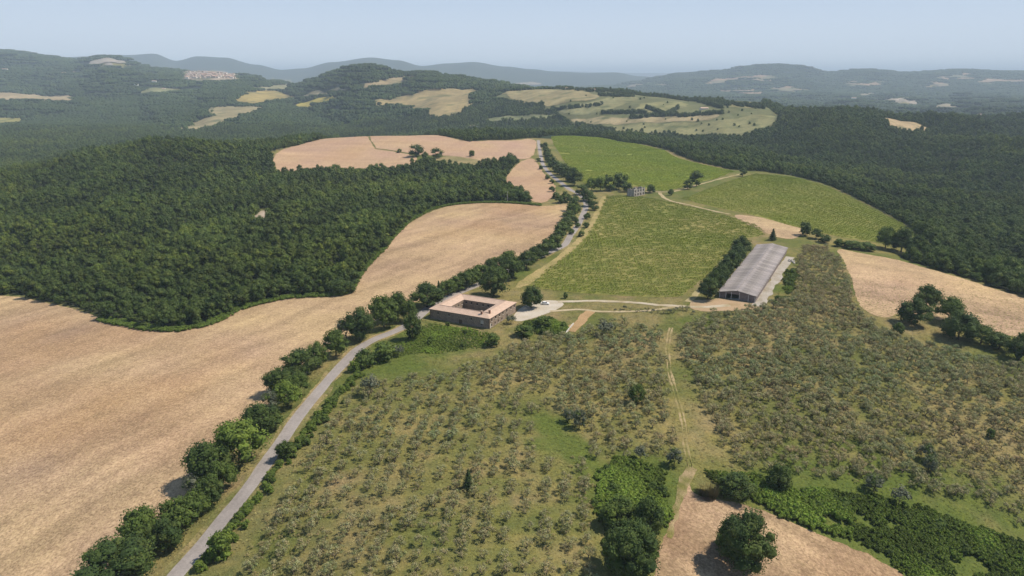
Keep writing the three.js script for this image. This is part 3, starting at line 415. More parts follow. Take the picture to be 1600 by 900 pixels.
// ---------------------------------------------------------------- long shed
{
  const a = at(1151, 469), b = at(1206, 392), len = Math.min(128, Math.hypot(b.x - a.x, b.z - a.z)), wd = 19.5, eave = 3.6, rid = 5.35, bays = 26;
  const g = new THREE.Group(); g.name = 'long_shed'; g.position.set(a.x, 0, a.z); g.rotation.y = Math.atan2(-(b.x - a.x), -(b.z - a.z));
  const y0 = (z) => { const t = z / len; return lerp(a.y, height(b.x, b.z), t); }; g.position.y = Math.max(a.y, y0(len) * 0 + a.y) + 0.0;
  tag(g, 'very long low shed with grey sheet roof beside the row of trees', 'shed');
  const rise = height(a.x + (b.x - a.x), b.z) - a.y, slopeY = (z) => rise * z / len;
  const sh = (r0, g0, b0) => std(r0, g0, b0, { map: sheetTex, roughness: 0.85 }), mats = [sh(0.285, 0.255, 0.243), sh(0.262, 0.236, 0.226), sh(0.305, 0.275, 0.26), sh(0.24, 0.217, 0.21)], r = rng(5);
  for (const s of [-1, 1]) for (let i = 0; i < bays; i++) {
    const z0 = i / bays * len, z1 = (i + 1) / bays * len - 0.05, d = 0.02 * (i % 2), e = s * (wd / 2 + 0.7), q = s < 0 ? [[e, eave - 0.16 + d + slopeY(z1), -z1], [e, eave - 0.16 + d + slopeY(z0), -z0], [0, rid + d + slopeY(z0), -z0], [0, rid + d + slopeY(z1), -z1]] : [[e, eave - 0.16 + d + slopeY(z0), -z0], [e, eave - 0.16 + d + slopeY(z1), -z1], [0, rid + d + slopeY(z1), -z1], [0, rid + d + slopeY(z0), -z0]];
    part(g, 'roof_panel', quadGeo(...q, 8), mats[Math.floor(r() * 4)]);
  }
  const rc = boxGeo(0.5, 0.1, len, 0, rid + 0.02, -len / 2); rc.applyMatrix4(new THREE.Matrix4().makeShear(0, 0, 0, 0, 0, 0)); { const p = rc.attributes.position; for (let i = 0; i < p.count; i++) p.setY(i, p.getY(i) + slopeY(-p.getZ(i))); } part(g, 'ridge_cap', rc, mats[2]);
  for (const s of [-1, 1]) { const w = boxGeo(0.25, eave - 0.5, len - 0.6, s * (wd / 2 - 0.2), 0, -len / 2), p = w.attributes.position; for (let i = 0; i < p.count; i++) p.setY(i, p.getY(i) + slopeY(-p.getZ(i)) - (p.getY(i) < 1 ? 0.6 : 0)); part(g, 'side_wall', w, M.shedWall); }
  for (const [x, w, h] of [[-7.9, 3.4, 3.2], [5.4, 8.2, 3.6]]) part(g, 'front_wall', boxGeo(w, h, 0.2, x, -0.4, -0.5), M.shedWall);
  for (const x of [-9.4, -6.0, -3.1, 1.2, 6.0, 9.4]) part(g, 'post', boxGeo(0.32, eave + (rid - eave) * (1 - Math.abs(x) / (wd / 2)) - 0.2, 0.32, x, -0.4, -0.25), M.concrete);
  part(g, 'gable_beam', wallGeo(wd - 0.2, 1, 0.18, [], [[wd - 0.2, 0.2], [wd / 2, rid - eave + 0.1], [0, 0.2]]).translate(-wd / 2 + 0.1, eave - 0.5, -0.12), M.steel);
  part(g, 'rear_wall', boxGeo(wd - 0.6, eave - 0.4, 0.25, 0, slopeY(len) - 0.3, -len + 0.5), M.shedWall);
  part(g, 'shed_floor', boxGeo(wd - 0.8, 0.16, 10, 0, -0.06, -5.5), M.concrete);
  // concrete apron along the sunny side
  const dx = b.x - a.x, dz = b.z - a.z, l = Math.hypot(dx, dz), nx = -dz / l, nz = dx / l, o = wd / 2 + 2.6, pts = []; for (let t = -0.04; t <= 0.93; t += 0.04) pts.push([a.x + dx * t + nx * o, a.z + dz * t + nz * o]);
  struct(new THREE.Mesh(ribbon(pts, (t) => 5.4, 0.10, gravel([0.42, 0.385, 0.34], [0.31, 0.27, 0.21]), 8, 2.5, 0.9), M.soil), 'pavement', 'pale concrete apron along the sunny side of the shed');
  for (const [t, q, s, lab] of [[0.83, 5.6, 1.5, 'heap of pale rubble on the far end of the concrete apron'], [0.80, 8.2, 1.0, 'smaller heap of pale rubble off the edge of the apron']]) {
    const px = a.x + dx * t + nx * (wd / 2 + q), pz = a.z + dz * t + nz * (wd / 2 + q), h = new THREE.Group(); h.name = 'rubble_heap'; h.position.set(px, height(px, pz) + 0.12, pz); tag(h, lab, 'rubble');
    for (let k = 0; k < 9; k++) { const c = part(h, 'rubble_block', new THREE.DodecahedronGeometry(s * (0.35 + r() * 0.4), 0), M.paleStone); c.position.set((r() - 0.5) * 2.4 * s, 0.2 + r() * 0.3, (r() - 0.5) * 2.2 * s); c.rotation.set(r() * 3, r() * 3, r() * 3); c.scale.y = 0.6; }
  }
}
// ---------------------------------------------------------------- ruin among the vineyards
{
  const p = at(995, 307), sc = depthOf(p) / F, w = 29 * sc, d = 8, h = 8.6, g = new THREE.Group(); g.name = 'ruined_house'; g.position.set(p.x - 3.4, p.y - 0.3, p.z + 3); g.rotation.y = 0.8;
  tag(g, 'roofless pale stone ruin with gaping windows between the vineyards', 'ruin');
  const hol = (n, len) => { const a = []; for (let i = 0; i < n; i++) for (const y of [0.9, 4.5]) a.push([(i + 0.5) * len / n - 1.15, y, 2.3, 2.5]); return a; };
  part(g, 'wall', wallGeo(w, h, 0.6, hol(4, w), [[w, 8.6], [w * 0.95, 8.8], [w * 0.92, 7.5], [w * 0.80, 7.25], [w * 0.76, 9.2], [w * 0.70, 9.3], [w * 0.67, 7.3], [w * 0.5, 7.4], [w * 0.48, 9.0], [w * 0.44, 7.2], [w * 0.28, 7.2], [w * 0.24, 9.0], [w * 0.08, 8.0], [0, 7.3]]), M.ruinStone, 'front wall with two rows of empty windows');
  const bk = part(g, 'wall', wallGeo(w, h, 0.6, hol(3, w), [[w, 7.4], [w * 0.6, 8.2], [w * 0.55, 6.2], [w * 0.3, 6.0], [0, 8.1]]), M.stone); bk.position.z = -d;
  for (const x of [0, w * 0.48, w]) { const s = part(g, x === 0 || x === w ? 'wall' : 'partition_wall', wallGeo(d, h, 0.5, [[2.6, 1.0, 1.2, 1.8]], [[d, 7.2], [d * 0.6, 8.6], [d * 0.4, 7.4], [0, 8.0]]), M.ruinStone); s.rotation.y = Math.PI / 2; s.position.set(x + (x === 0 ? 0.5 : x === w ? -0.02 : 0), 0, -0.3); }
}
// ---------------------------------------------------------------- white car in the yard
{
  const p = at(852, 476), g = new THREE.Group(); g.name = 'parked_car'; g.position.set(p.x, p.y + 0.09, p.z); g.rotation.y = -0.12; tag(g, 'small white car parked on the pale yard', 'car');
  const prof = (pts, wd, bev) => { const s = new THREE.Shape(pts.map(([x, y]) => new THREE.Vector2(x, y))); return new THREE.ExtrudeGeometry(s, { depth: wd - 2 * bev, bevelEnabled: true, bevelSize: bev, bevelThickness: bev, bevelSegments: 2 }).translate(0, 0, -wd / 2 + bev); };
  const white = new THREE.MeshPhysicalMaterial({ color: new THREE.Color().setRGB(0.80, 0.80, 0.79), roughness: 0.35, clearcoat: 0.8 }), glass = std(0.03, 0.035, 0.04, { roughness: 0.12 }), rub = std(0.02, 0.02, 0.02), lamp = std(0.6, 0.1, 0.08, { roughness: 0.3 });
  part(g, 'body', prof([[-2.05, 0.32], [2.05, 0.32], [2.08, 0.7], [1.9, 0.86], [1.0, 0.95], [-1.7, 0.97], [-2.06, 0.85]], 1.74, 0.08), white);
  part(g, 'cabin', prof([[-1.75, 0.95], [0.95, 0.95], [0.35, 1.40], [-1.35, 1.44]], 1.5, 0.08), glass);
  part(g, 'roof', prof([[-1.38, 1.42], [0.38, 1.40], [0.25, 1.50], [-1.25, 1.53]], 1.36, 0.03), white);
  for (const x of [-1.3, 1.3]) for (const z of [-0.82, 0.82]) { const w = part(g, 'wheel', new THREE.CylinderGeometry(0.32, 0.32, 0.2, 14).rotateX(Math.PI / 2).translate(x, 0.32, z), rub); part(w, 'rim', new THREE.CylinderGeometry(0.19, 0.19, 0.215, 10).rotateX(Math.PI / 2).translate(x, 0.32, z), M.concrete); }
  for (const z of [-0.6, 0.6]) { part(g, 'headlight', boxGeo(0.06, 0.16, 0.34, 2.1, 0.62, z), M.plaster); part(g, 'tail_light', boxGeo(0.06, 0.2, 0.3, -2.12, 0.64, z), lamp); }
}
// ---------------------------------------------------------------- power poles, low wall
[[770, 285, 'tall grey power pole standing above the wood beside the wedge of stubble'], [706, 313, 'grey power pole at the wood edge behind the big stubble field'], [793, 317, 'grey power pole near the corner of stubble field and hedge']].forEach(([px, py, label]) => {
  const p = at(px, py), g = new THREE.Group(); g.name = 'power_pole'; g.position.set(p.x, p.y - 0.3, p.z); tag(g, label, 'pole', 'power poles along the wood');
  part(g, 'shaft', new THREE.CylinderGeometry(0.12, 0.2, 11.5, 8).translate(0, 5.75, 0), M.concrete); part(g, 'crossarm', boxGeo(2.0, 0.14, 0.14, 0, 11.0, 0), M.steel); for (const x of [-0.85, 0, 0.85]) part(g, 'insulator', new THREE.CylinderGeometry(0.06, 0.08, 0.3, 6).translate(x, 11.28, 0), M.concrete);
});
{
  const pts = line([[881, 528], [885, 521], [891, 513], [896, 507]]), g = new THREE.Group(); g.name = 'low_wall'; const o = pts[0]; g.position.set(o[0], height(o[0], o[1]), o[1]); tag(g, 'low pale concrete wall curving down from the orange earth spur', 'wall');
  const c = new THREE.CatmullRomCurve3(pts.map(([x, z]) => new THREE.Vector3(x - o[0], 0, z - o[1])));
  for (let k = 0; k < 10; k++) { const a = c.getPointAt(k / 10), b = c.getPointAt((k + 1) / 10), m = a.clone().add(b).multiplyScalar(0.5), s = part(g, 'wall_block', boxGeo(a.distanceTo(b) - 0.04, 1.3, 0.5, 0, 0, 0, 3), M.paleStone); s.rotation.y = Math.atan2(-(b.z - a.z), b.x - a.x); s.position.set(m.x, height(o[0] + m.x, o[1] + m.z) - g.position.y - 0.4, m.z); }
}
// ---------------------------------------------------------------- village and scattered houses far off
const roofM = [std(0.42, 0.27, 0.20), std(0.38, 0.25, 0.19), std(0.46, 0.33, 0.26)], wallM = [std(0.55, 0.48, 0.40), std(0.48, 0.40, 0.32), std(0.68, 0.62, 0.54)];
const HOUSES = [];
function house(px, py, w, d, h, turn, k, label, group, name = 'village_house', white) {
  const p = at(px, py), g = new THREE.Group(); g.name = name; g.position.set(p.x, p.y - 3, p.z); g.rotation.y = turn; tag(g, label, 'house', group); h += 3; HOUSES.push(p);
  part(g, 'wall', boxGeo(w, h, d), white ? std(0.78, 0.76, 0.72) : wallM[k % 3]);
  const e = 0.4, rr = Math.min(w, d) * 0.22; for (const s of [-1, 1]) part(g, 'roof', s > 0 ? quadGeo([-w / 2 - e, h, d / 2 + e], [w / 2 + e, h, d / 2 + e], [w / 2 + e, h + rr, 0], [-w / 2 - e, h + rr, 0]) : quadGeo([w / 2 + e, h, -d / 2 - e], [-w / 2 - e, h, -d / 2 - e], [-w / 2 - e, h + rr, 0], [w / 2 + e, h + rr, 0]), roofM[k % 3]);
  const n = Math.max(2, Math.round(w / 5)); for (let i = 0; i < n; i++) part(g, 'window', boxGeo(1.3, 2, 0.2, (i + 0.5) * w / n - w / 2, h - 3.4, d / 2 + 0.05), M.dark);
}
{
  const r = rng(909); let n = 0;
  for (let row = 0; row < 5; row++) for (let i = 0; i < 15; i++) {
    const t = i / 14, px = 289 + 74 * t + (r() - 0.5) * 4 + row * 0.6, top = 113 + 4.5 * t * t, py = top + 1.0 + row * (2.6 - 1.2 * t) + (r() - 0.5); if (r() < 0.08 + 0.3 * t * (row > 2 ? 1 : 0)) continue;
    house(px, py, 13 + r() * 13, 10 + r() * 5, 8 + r() * 8, (r() - 0.5) * 0.9, n++, 'small tiled house crowded into the hilltop village', 'houses of the hilltop village');
  }
  for (const [px, py, w, l] of [[212, 133, 26, 'white house on the hillside, left of the two below the village'], [241, 128, 22, 'pale house on the hillside below the village with trees round it'], [256, 140, 18, 'small pale house lower down below the village'], [100, 115, 24, 'pale farm on the wooded slope at far left'], [116, 114, 18, 'smaller pale building beside the far left farm'], [8, 109, 34, 'pale building high on the left hillside'], [398, 123, 60, 'long pale shed on the ridge right of the village'], [1441, 125, 40, 'white farm on the far right ridge'], [1334, 154, 30, 'small pale house in the bluish woods at right'], [1532, 181, 26, 'white roofed building alone in the right hand woods'], [741, 200, 22, 'flat pale building in the dark woods behind the stubble']]) house(px, py, w, 11, 6, 0.1, n++, l, undefined, 'country_house', true);
  for (const [px, py, l] of [[888, 140, 'farm building among cypresses on the rounded hill'], [905, 139, 'second building of the farm among cypresses'], [1100, 172, 'low red roofed barn between green fields'], [925, 142, 'small outbuilding of the hilltop farm']]) house(px, py, 20, 10, 5, 0.15, n++, l, undefined, 'country_house');
}
// ---------------------------------------------------------------- leaves, crowns, trunks
function Soup() { return { p: [], c: [] }; }
function soupGeo(s) { const g = new THREE.BufferGeometry(); g.setAttribute('position', new THREE.Float32BufferAttribute(s.p, 3)); g.setAttribute('color', new THREE.Float32BufferAttribute(s.c, 3)); g.computeVertexNormals(); return g; }
const V = (x, y, z) => new THREE.Vector3(x, y, z);
function dir(r) { const y = r() * 2 - 1, a = r() * Math.PI * 2, q = Math.sqrt(1 - y * y); return V(q * Math.cos(a), y, q * Math.sin(a)); }
function leaf(s, p, n, size, col, r) {
  const t = dir(r).cross(n).normalize(), b = n.clone().cross(t), a = size * (0.75 + 0.5 * r()), w = a * (0.55 + 0.25 * r()), bend = n.clone().multiplyScalar(-a * 0.18);
  const q = [p.clone().addScaledVector(t, -a).add(bend), p.clone().addScaledVector(b, -w), p.clone().addScaledVector(t, a).add(bend), p.clone().addScaledVector(b, w)];
  for (const k of [0, 1, 3, 1, 2, 3]) { s.p.push(q[k].x, q[k].y, q[k].z); s.c.push(...col); }
}
const ICO = new THREE.IcosahedronGeometry(1, 0).attributes.position;
function blob(s, c, rx, ry, col, r) { const cache = new Map(); for (let i = 0; i < ICO.count; i++) { const k = [ICO.getX(i), ICO.getY(i), ICO.getZ(i)].map((v) => v.toFixed(3)).join(); if (!cache.has(k)) cache.set(k, 0.85 + 0.3 * r()); const f = cache.get(k); s.p.push(c.x + ICO.getX(i) * rx * f, c.y + ICO.getY(i) * ry * f, c.z + ICO.getZ(i) * rx * f); s.c.push(...col); } }
// crown of unit-metre size: rx half width, y0..y1 heights
function crown(seed, { rx, y0, y1, lobes, leaves, size, colors, up = 0.35, core = 0.72, spread = 0.62, lobeR = 0.42, shape }) {
  const r = rng(seed), s = Soup(), cy = (y0 + y1) / 2, ry = (y1 - y0) / 2, L = [], pick = () => colors[Math.floor(r() * colors.length)];
  for (let i = 0; i < lobes; i++) {
    let d = dir(r); if (d.y < -up) d.y *= -0.6; const f = spread * (0.7 + 0.45 * r()), taper = shape ? shape((d.y * f + 1) / 2) : 1;
    const R = rx * lobeR * (0.7 + 0.6 * r()) * (shape ? Math.max(0.45, taper) : 1);
    L.push({ c: V(d.x * rx * f * taper, cy + d.y * (ry - R * 0.75) * 1.05, d.z * rx * f * taper), R, col: pick(), k: 0.85 + 0.3 * r() });
  }
  for (const l of L) if (core) blob(s, l.c, l.R * core, l.R * core * 0.9, l.col.map((v) => v * 0.9), r);
  const tot = L.reduce((a, l) => a + l.R * l.R, 0);
  for (const l of L) for (let i = Math.round(leaves * l.R * l.R / tot); i > 0; i--) {
    const d = dir(r); if (d.y < -0.75) d.y *= -1; const rad = l.R * (0.58 + 0.42 * Math.sqrt(r())), p = l.c.clone().addScaledVector(d, rad); p.y = Math.max(p.y, y0 * 0.9);
    if (L.some((m) => m !== l && p.distanceTo(m.c) < m.R * 0.72) && r() < 0.85) { if (r() < 0.9) i += r() < 0.6 ? 1 : 0; continue; }
    const n = d.addScaledVector(dir(r), 0.75).normalize(), f = l.k * (0.78 + 0.44 * r()), y = (r() - 0.5) * 0.2;
    leaf(s, p, n, size, [l.col[0] * f * (1 + y), l.col[1] * f, l.col[2] * f * (1 - y)], r);
  }
  return soupGeo(s);
}
function limb(a, b, r0, r1, seg = 5) { const d = b.clone().sub(a), g = new THREE.CylinderGeometry(r1, r0, d.length(), seg, 1).translate(0, d.length() / 2, 0); g.applyQuaternion(new THREE.Quaternion().setFromUnitVectors(V(0, 1, 0), d.normalize())); return g.translate(a.x, a.y, a.z); }
function trunk(seed, h, r0, reach, n = 5) { const r = rng(seed), G = [limb(V(0, -0.6, 0), V(0.1, h, 0.05), r0, r0 * 0.7, 7)]; for (let i = 0; i < n; i++) { const a = i / n * 6.28 + r(), b = V(Math.cos(a) * reach * (0.6 + 0.5 * r()), h + reach * (0.5 + 0.7 * r()), Math.sin(a) * reach * (0.6 + 0.5 * r())), m = V(b.x * 0.45, h + (b.y - h) * 0.6, b.z * 0.45); G.push(limb(V(0.1, h * 0.85, 0.05), m, r0 * 0.55, r0 * 0.35), limb(m, b, r0 * 0.35, r0 * 0.12)); } return mergeGeometries(G); }
const dk = [[0.056, 0.088, 0.021], [0.072, 0.108, 0.025], [0.047, 0.078, 0.022], [0.087, 0.118, 0.029]], md = [[0.084, 0.126, 0.026], [0.102, 0.144, 0.029], [0.076, 0.112, 0.026]], lt = [[0.122, 0.178, 0.030], [0.145, 0.200, 0.033], [0.110, 0.157, 0.029]], gy = [[0.135, 0.150, 0.095], [0.160, 0.170, 0.115], [0.115, 0.130, 0.082]];
// kinds: built once, 10 m tall x 10 m wide (bushes 4 x 4), then scaled to each tree
const KIND = {};
function kind(name, n, make) { KIND[name] = []; for (let i = 0; i < n; i++) KIND[name].push(make(i)); }
const T = (seed) => trunk(seed, 2.4, 0.28, 2.6);
kind('oak', 3, (i) => ({ crown: crown(100 + i, { rx: 5, y0: 0.1, y1: 10, lobes: 44, leaves: 3200, size: 0.23, colors: dk, core: 0.62, up: 0.75, lobeR: 0.36, spread: 0.68 }), trunk: T(i + 1), w: 10, h: 10 }));
kind('bigoak', 2, (i) => ({ crown: crown(120 + i, { rx: 5, y0: 0.1, y1: 10, lobes: 70, leaves: 7500, size: 0.16, colors: dk, core: 0.66, up: 0.85, lobeR: 0.33, spread: 0.68 }), trunk: T(i + 5), w: 10, h: 10 }));
kind('tree', 3, (i) => ({ crown: crown(140 + i, { rx: 5, y0: 0.2, y1: 10, lobes: 40, leaves: 2800, size: 0.24, colors: md, core: 0.6, up: 0.7, lobeR: 0.36, spread: 0.7 }), trunk: T(i + 11), w: 10, h: 10 }));
kind('bright', 2, (i) => ({ crown: crown(160 + i, { rx: 5, y0: 0.2, y1: 10, lobes: 38, leaves: 2500, size: 0.23, colors: lt, core: 0.58, up: 0.7, lobeR: 0.36, spread: 0.7 }), trunk: T(i + 21), w: 10, h: 10 }));
kind('grey', 2, (i) => ({ crown: crown(180 + i, { rx: 5, y0: 0.1, y1: 10, lobes: 34, leaves: 2000, size: 0.21, colors: [...gy, md[0]], core: 0.5, up: 0.7, spread: 0.7, lobeR: 0.36 }), trunk: T(i + 31), w: 10, h: 10 }));
kind('conifer', 1, () => {
  const r = rng(195), s = Soup(), C3 = [dk[0], dk[2], [0.042, 0.068, 0.034]];
  for (let i = 0; i < 7; i++) blob(s, V(0, 1.2 + i * 1.2, 0), 2.5 * (1 - i / 7.6), 0.9, C3[i % 3], r);
  for (let i = 0; i < 1900; i++) { const t = 1 - Math.sqrt(r()), a = r() * 6.283, tier = 0.78 + 0.22 * Math.sin(t * 44 + a), q = 4 * (1 - t * 0.96) * tier * (0.72 + 0.28 * r()), p = V(Math.cos(a) * q, 0.3 + 9.6 * t, Math.sin(a) * q), f = 0.75 + 0.5 * r(); leaf(s, p, V(Math.cos(a), 0.7, Math.sin(a)).addScaledVector(dir(r), 0.7).normalize(), 0.22, C3[Math.floor(r() * 3)].map((v) => v * f), r); }
  return { crown: soupGeo(s), trunk: trunk(41, 1.2, 0.22, 0.6), w: 8, h: 10 };
});
kind('bush', 4, (i) => ({ crown: crown(200 + i, { rx: 2, y0: -0.7, y1: 4, lobes: 18, leaves: 640, size: 0.19, colors: [dk[1], md[0], md[1], md[2]], up: 0.6 }), trunk: trunk(51 + i, 0.6, 0.08, 0.8, 3), w: 4, h: 4 }));
kind('lightbush', 3, (i) => ({ crown: crown(220 + i, { rx: 2, y0: -0.7, y1: 4, lobes: 18, leaves: 580, size: 0.2, colors: lt, up: 0.6 }), trunk: trunk(61 + i, 0.6, 0.08, 0.8, 3), w: 4, h: 4 }));
kind('greybush', 2, (i) => ({ crown: crown(230 + i, { rx: 2, y0: -0.1, y1: 4, lobes: 14, leaves: 480, size: 0.18, colors: gy, core: 0.45, up: 0.2 }), trunk: trunk(71 + i, 0.7, 0.08, 0.9, 4), w: 4, h: 4 }));
kind('wood', 4, (i) => ({ crown: crown(240 + i, { rx: 3.7, y0: 0, y1: 8.6, lobes: 17, leaves: 620, size: 0.30, colors: i < 2 ? dk : [dk[1], dk[3], md[2]], core: 0.66, lobeR: 0.44, up: 0.85 }), trunk: trunk(81 + i, 3, 0.2, 1.6, 3), w: 7.2, h: 9 }));
// olive: bare grey limbs with thin tufts
function olive(seed) {
  const r = rng(seed), G = [limb(V(0, -0.4, 0), V(0.1, 0.75, 0), 0.15, 0.11, 6)], cols = [[0.265, 0.272, 0.118], [0.325, 0.318, 0.165], [0.218, 0.235, 0.092], [0.300, 0.262, 0.138], [0.268, 0.247, 0.122]];
  for (let i = 0; i < 6; i++) { const a = i / 6 * 6.28 + r(), l = 0.9 + 0.5 * r(), m = V(Math.cos(a) * l * 0.6, 1.2 + 0.4 * r(), Math.sin(a) * l * 0.6); G.push(limb(V(0.08, 0.6, 0), m, 0.07, 0.045, 4), limb(m, V(m.x * 2, m.y + 0.7 + 0.5 * r(), m.z * 2), 0.04, 0.012, 3)); }
  for (const k of G) k.deleteAttribute('uv');
  return { crown: crown(seed + 50, { rx: 1.6, y0: 0.45, y1: 3.0, lobes: 11, leaves: 420, size: 0.125, colors: cols, core: 0.42, lobeR: 0.36, spread: 0.9, up: 0.5 }), trunk: mergeGeometries(G), w: 3.2, h: 3.0 };
}
kind('reed', 2, (i) => { const r = rng(610 + i), s = Soup(); for (let k = 0; k < 420; k++) { const a = r() * 6.28, q = Math.sqrt(r()) * 1.6, x = Math.cos(a) * q, z = Math.sin(a) * q, h = (3.2 + r() * 0.8) * (1.05 - 0.35 * (q / 1.6) ** 2), l = (r() - 0.5) * 0.9, m = (r() - 0.5) * 0.9, w = 0.05, f = 0.75 + 0.5 * r(), c = [0.20 * f, 0.165 * f, 0.085 * f]; for (const v of [[x - w, -0.1, z + w], [x + w, -0.1, z - w], [x + l + Math.cos(a) * 0.4, h, z + m + Math.sin(a) * 0.4]]) { s.p.push(...v); s.c.push(...c); } } return { crown: soupGeo(s), trunk: trunk(90 + i, 0.3, 0.05, 0.3, 2), w: 4, h: 4 }; });
kind('olive', 6, (i) => olive(300 + i));
const CROWN = new THREE.MeshPhysicalMaterial().copy(M.leaf);
function plant(kname, variant, name, p, w, h, turn, label, category, group) {
  const K = KIND[kname][variant % KIND[kname].length], g = new THREE.Group(); g.name = name; g.position.set(p.x, height(p.x, p.z), p.z); g.rotation.y = turn; g.scale.set(w / K.w, h / K.h, w / K.w); tag(g, label, category, group);
  part(g, 'trunk', K.trunk, kname === 'olive' ? M.oliveBark : M.bark); part(g, 'crown', K.crown, M.leaf); return g;
}
// ---------------------------------------------------------------- trees and bushes one by one: crown centre, width and height in the photograph, kind, label
const rt = rng(4242);
function sighted(kname, list, name, category, group) {
  for (const [px, py, w, h, label, k2] of list) { const p = at(px, py + 0.42 * h), s = depthOf(p) / F; const kk = k2 ?? kname; plant(w < 26 && (kk === 'oak' || kk === 'tree') ? 'wood' : kk, Math.floor(rt() * 9) + (w < 26 && kk === 'oak' ? 0 : 0), name, p, w * s * 1.06, h * s * 1.02, rt() * 6.28, label, category, group); }
}
const ROADTREES = 'trees and bushes between the big stubble field and the road';
sighted('oak', [
  [187, 884, 118, 78, 'wide dark tree at the bottom end of the roadside row', 'bigoak'], [224, 824, 66, 62, 'round leafy tree just above the bottom roadside tree', 'tree'], [262, 836, 54, 52, 'dark tree close to the road above the bottom tree'], [228, 857, 40, 30, 'greyish bush squeezed between two roadside trees', 'greybush'],
  [281, 802, 60, 50, 'bushy green roadside tree beside the stubble, lower half of the row', 'tree'], [305, 790, 48, 46, 'small green tree on the road side of the row', 'tree'], [330, 770, 42, 50, 'dark upright tree below the big dark one', 'oak'], [303, 757, 40, 34, 'grey thin crowned tree at the field edge of the row', 'grey'],
  [330, 724, 74, 64, 'big dark round tree in the roadside row'], [374, 694, 84, 70, 'big bright green tree leaning over the road', 'bright'], [348, 745, 44, 46, 'dark green tree beneath the big dark one', 'tree'], [410, 655, 58, 46, 'flat dark tree above the bright green one'], [424, 630, 32, 38, 'bluish grey conifer in the roadside row', 'grey'],
  [449, 618, 46, 42, 'light green round tree near the road bend', 'bright'], [436, 597, 46, 42, 'dark tree on the field side above the conifer'], [467, 602, 40, 40, 'mid green tree beside the light green one', 'tree'], [430, 660, 30, 30, 'small dark shrub under the conifer', 'bush'], [470, 569, 62, 40, 'wide flat dark tree half way up the roadside row'],
  [497, 556, 36, 40, 'small mottled tree next to the wide flat one', 'tree'], [525, 538, 42, 42, 'yellowish green tree below the twin dark ones', 'tree'], [541, 515, 30, 34, 'grey dark tree left of the large round one', 'grey'], [563, 510, 50, 50, 'large round dark tree overhanging the road'],
  [600, 490, 50, 50, 'broad greyish tree where the road nears the farmhouse', 'tree'], [622, 482, 42, 44, 'dark tree beside the broad greyish one'], [640, 488, 30, 36, 'tree leaning over the road before the farmhouse', 'tree'],
], 'roadside_tree', 'tree', ROADTREES);
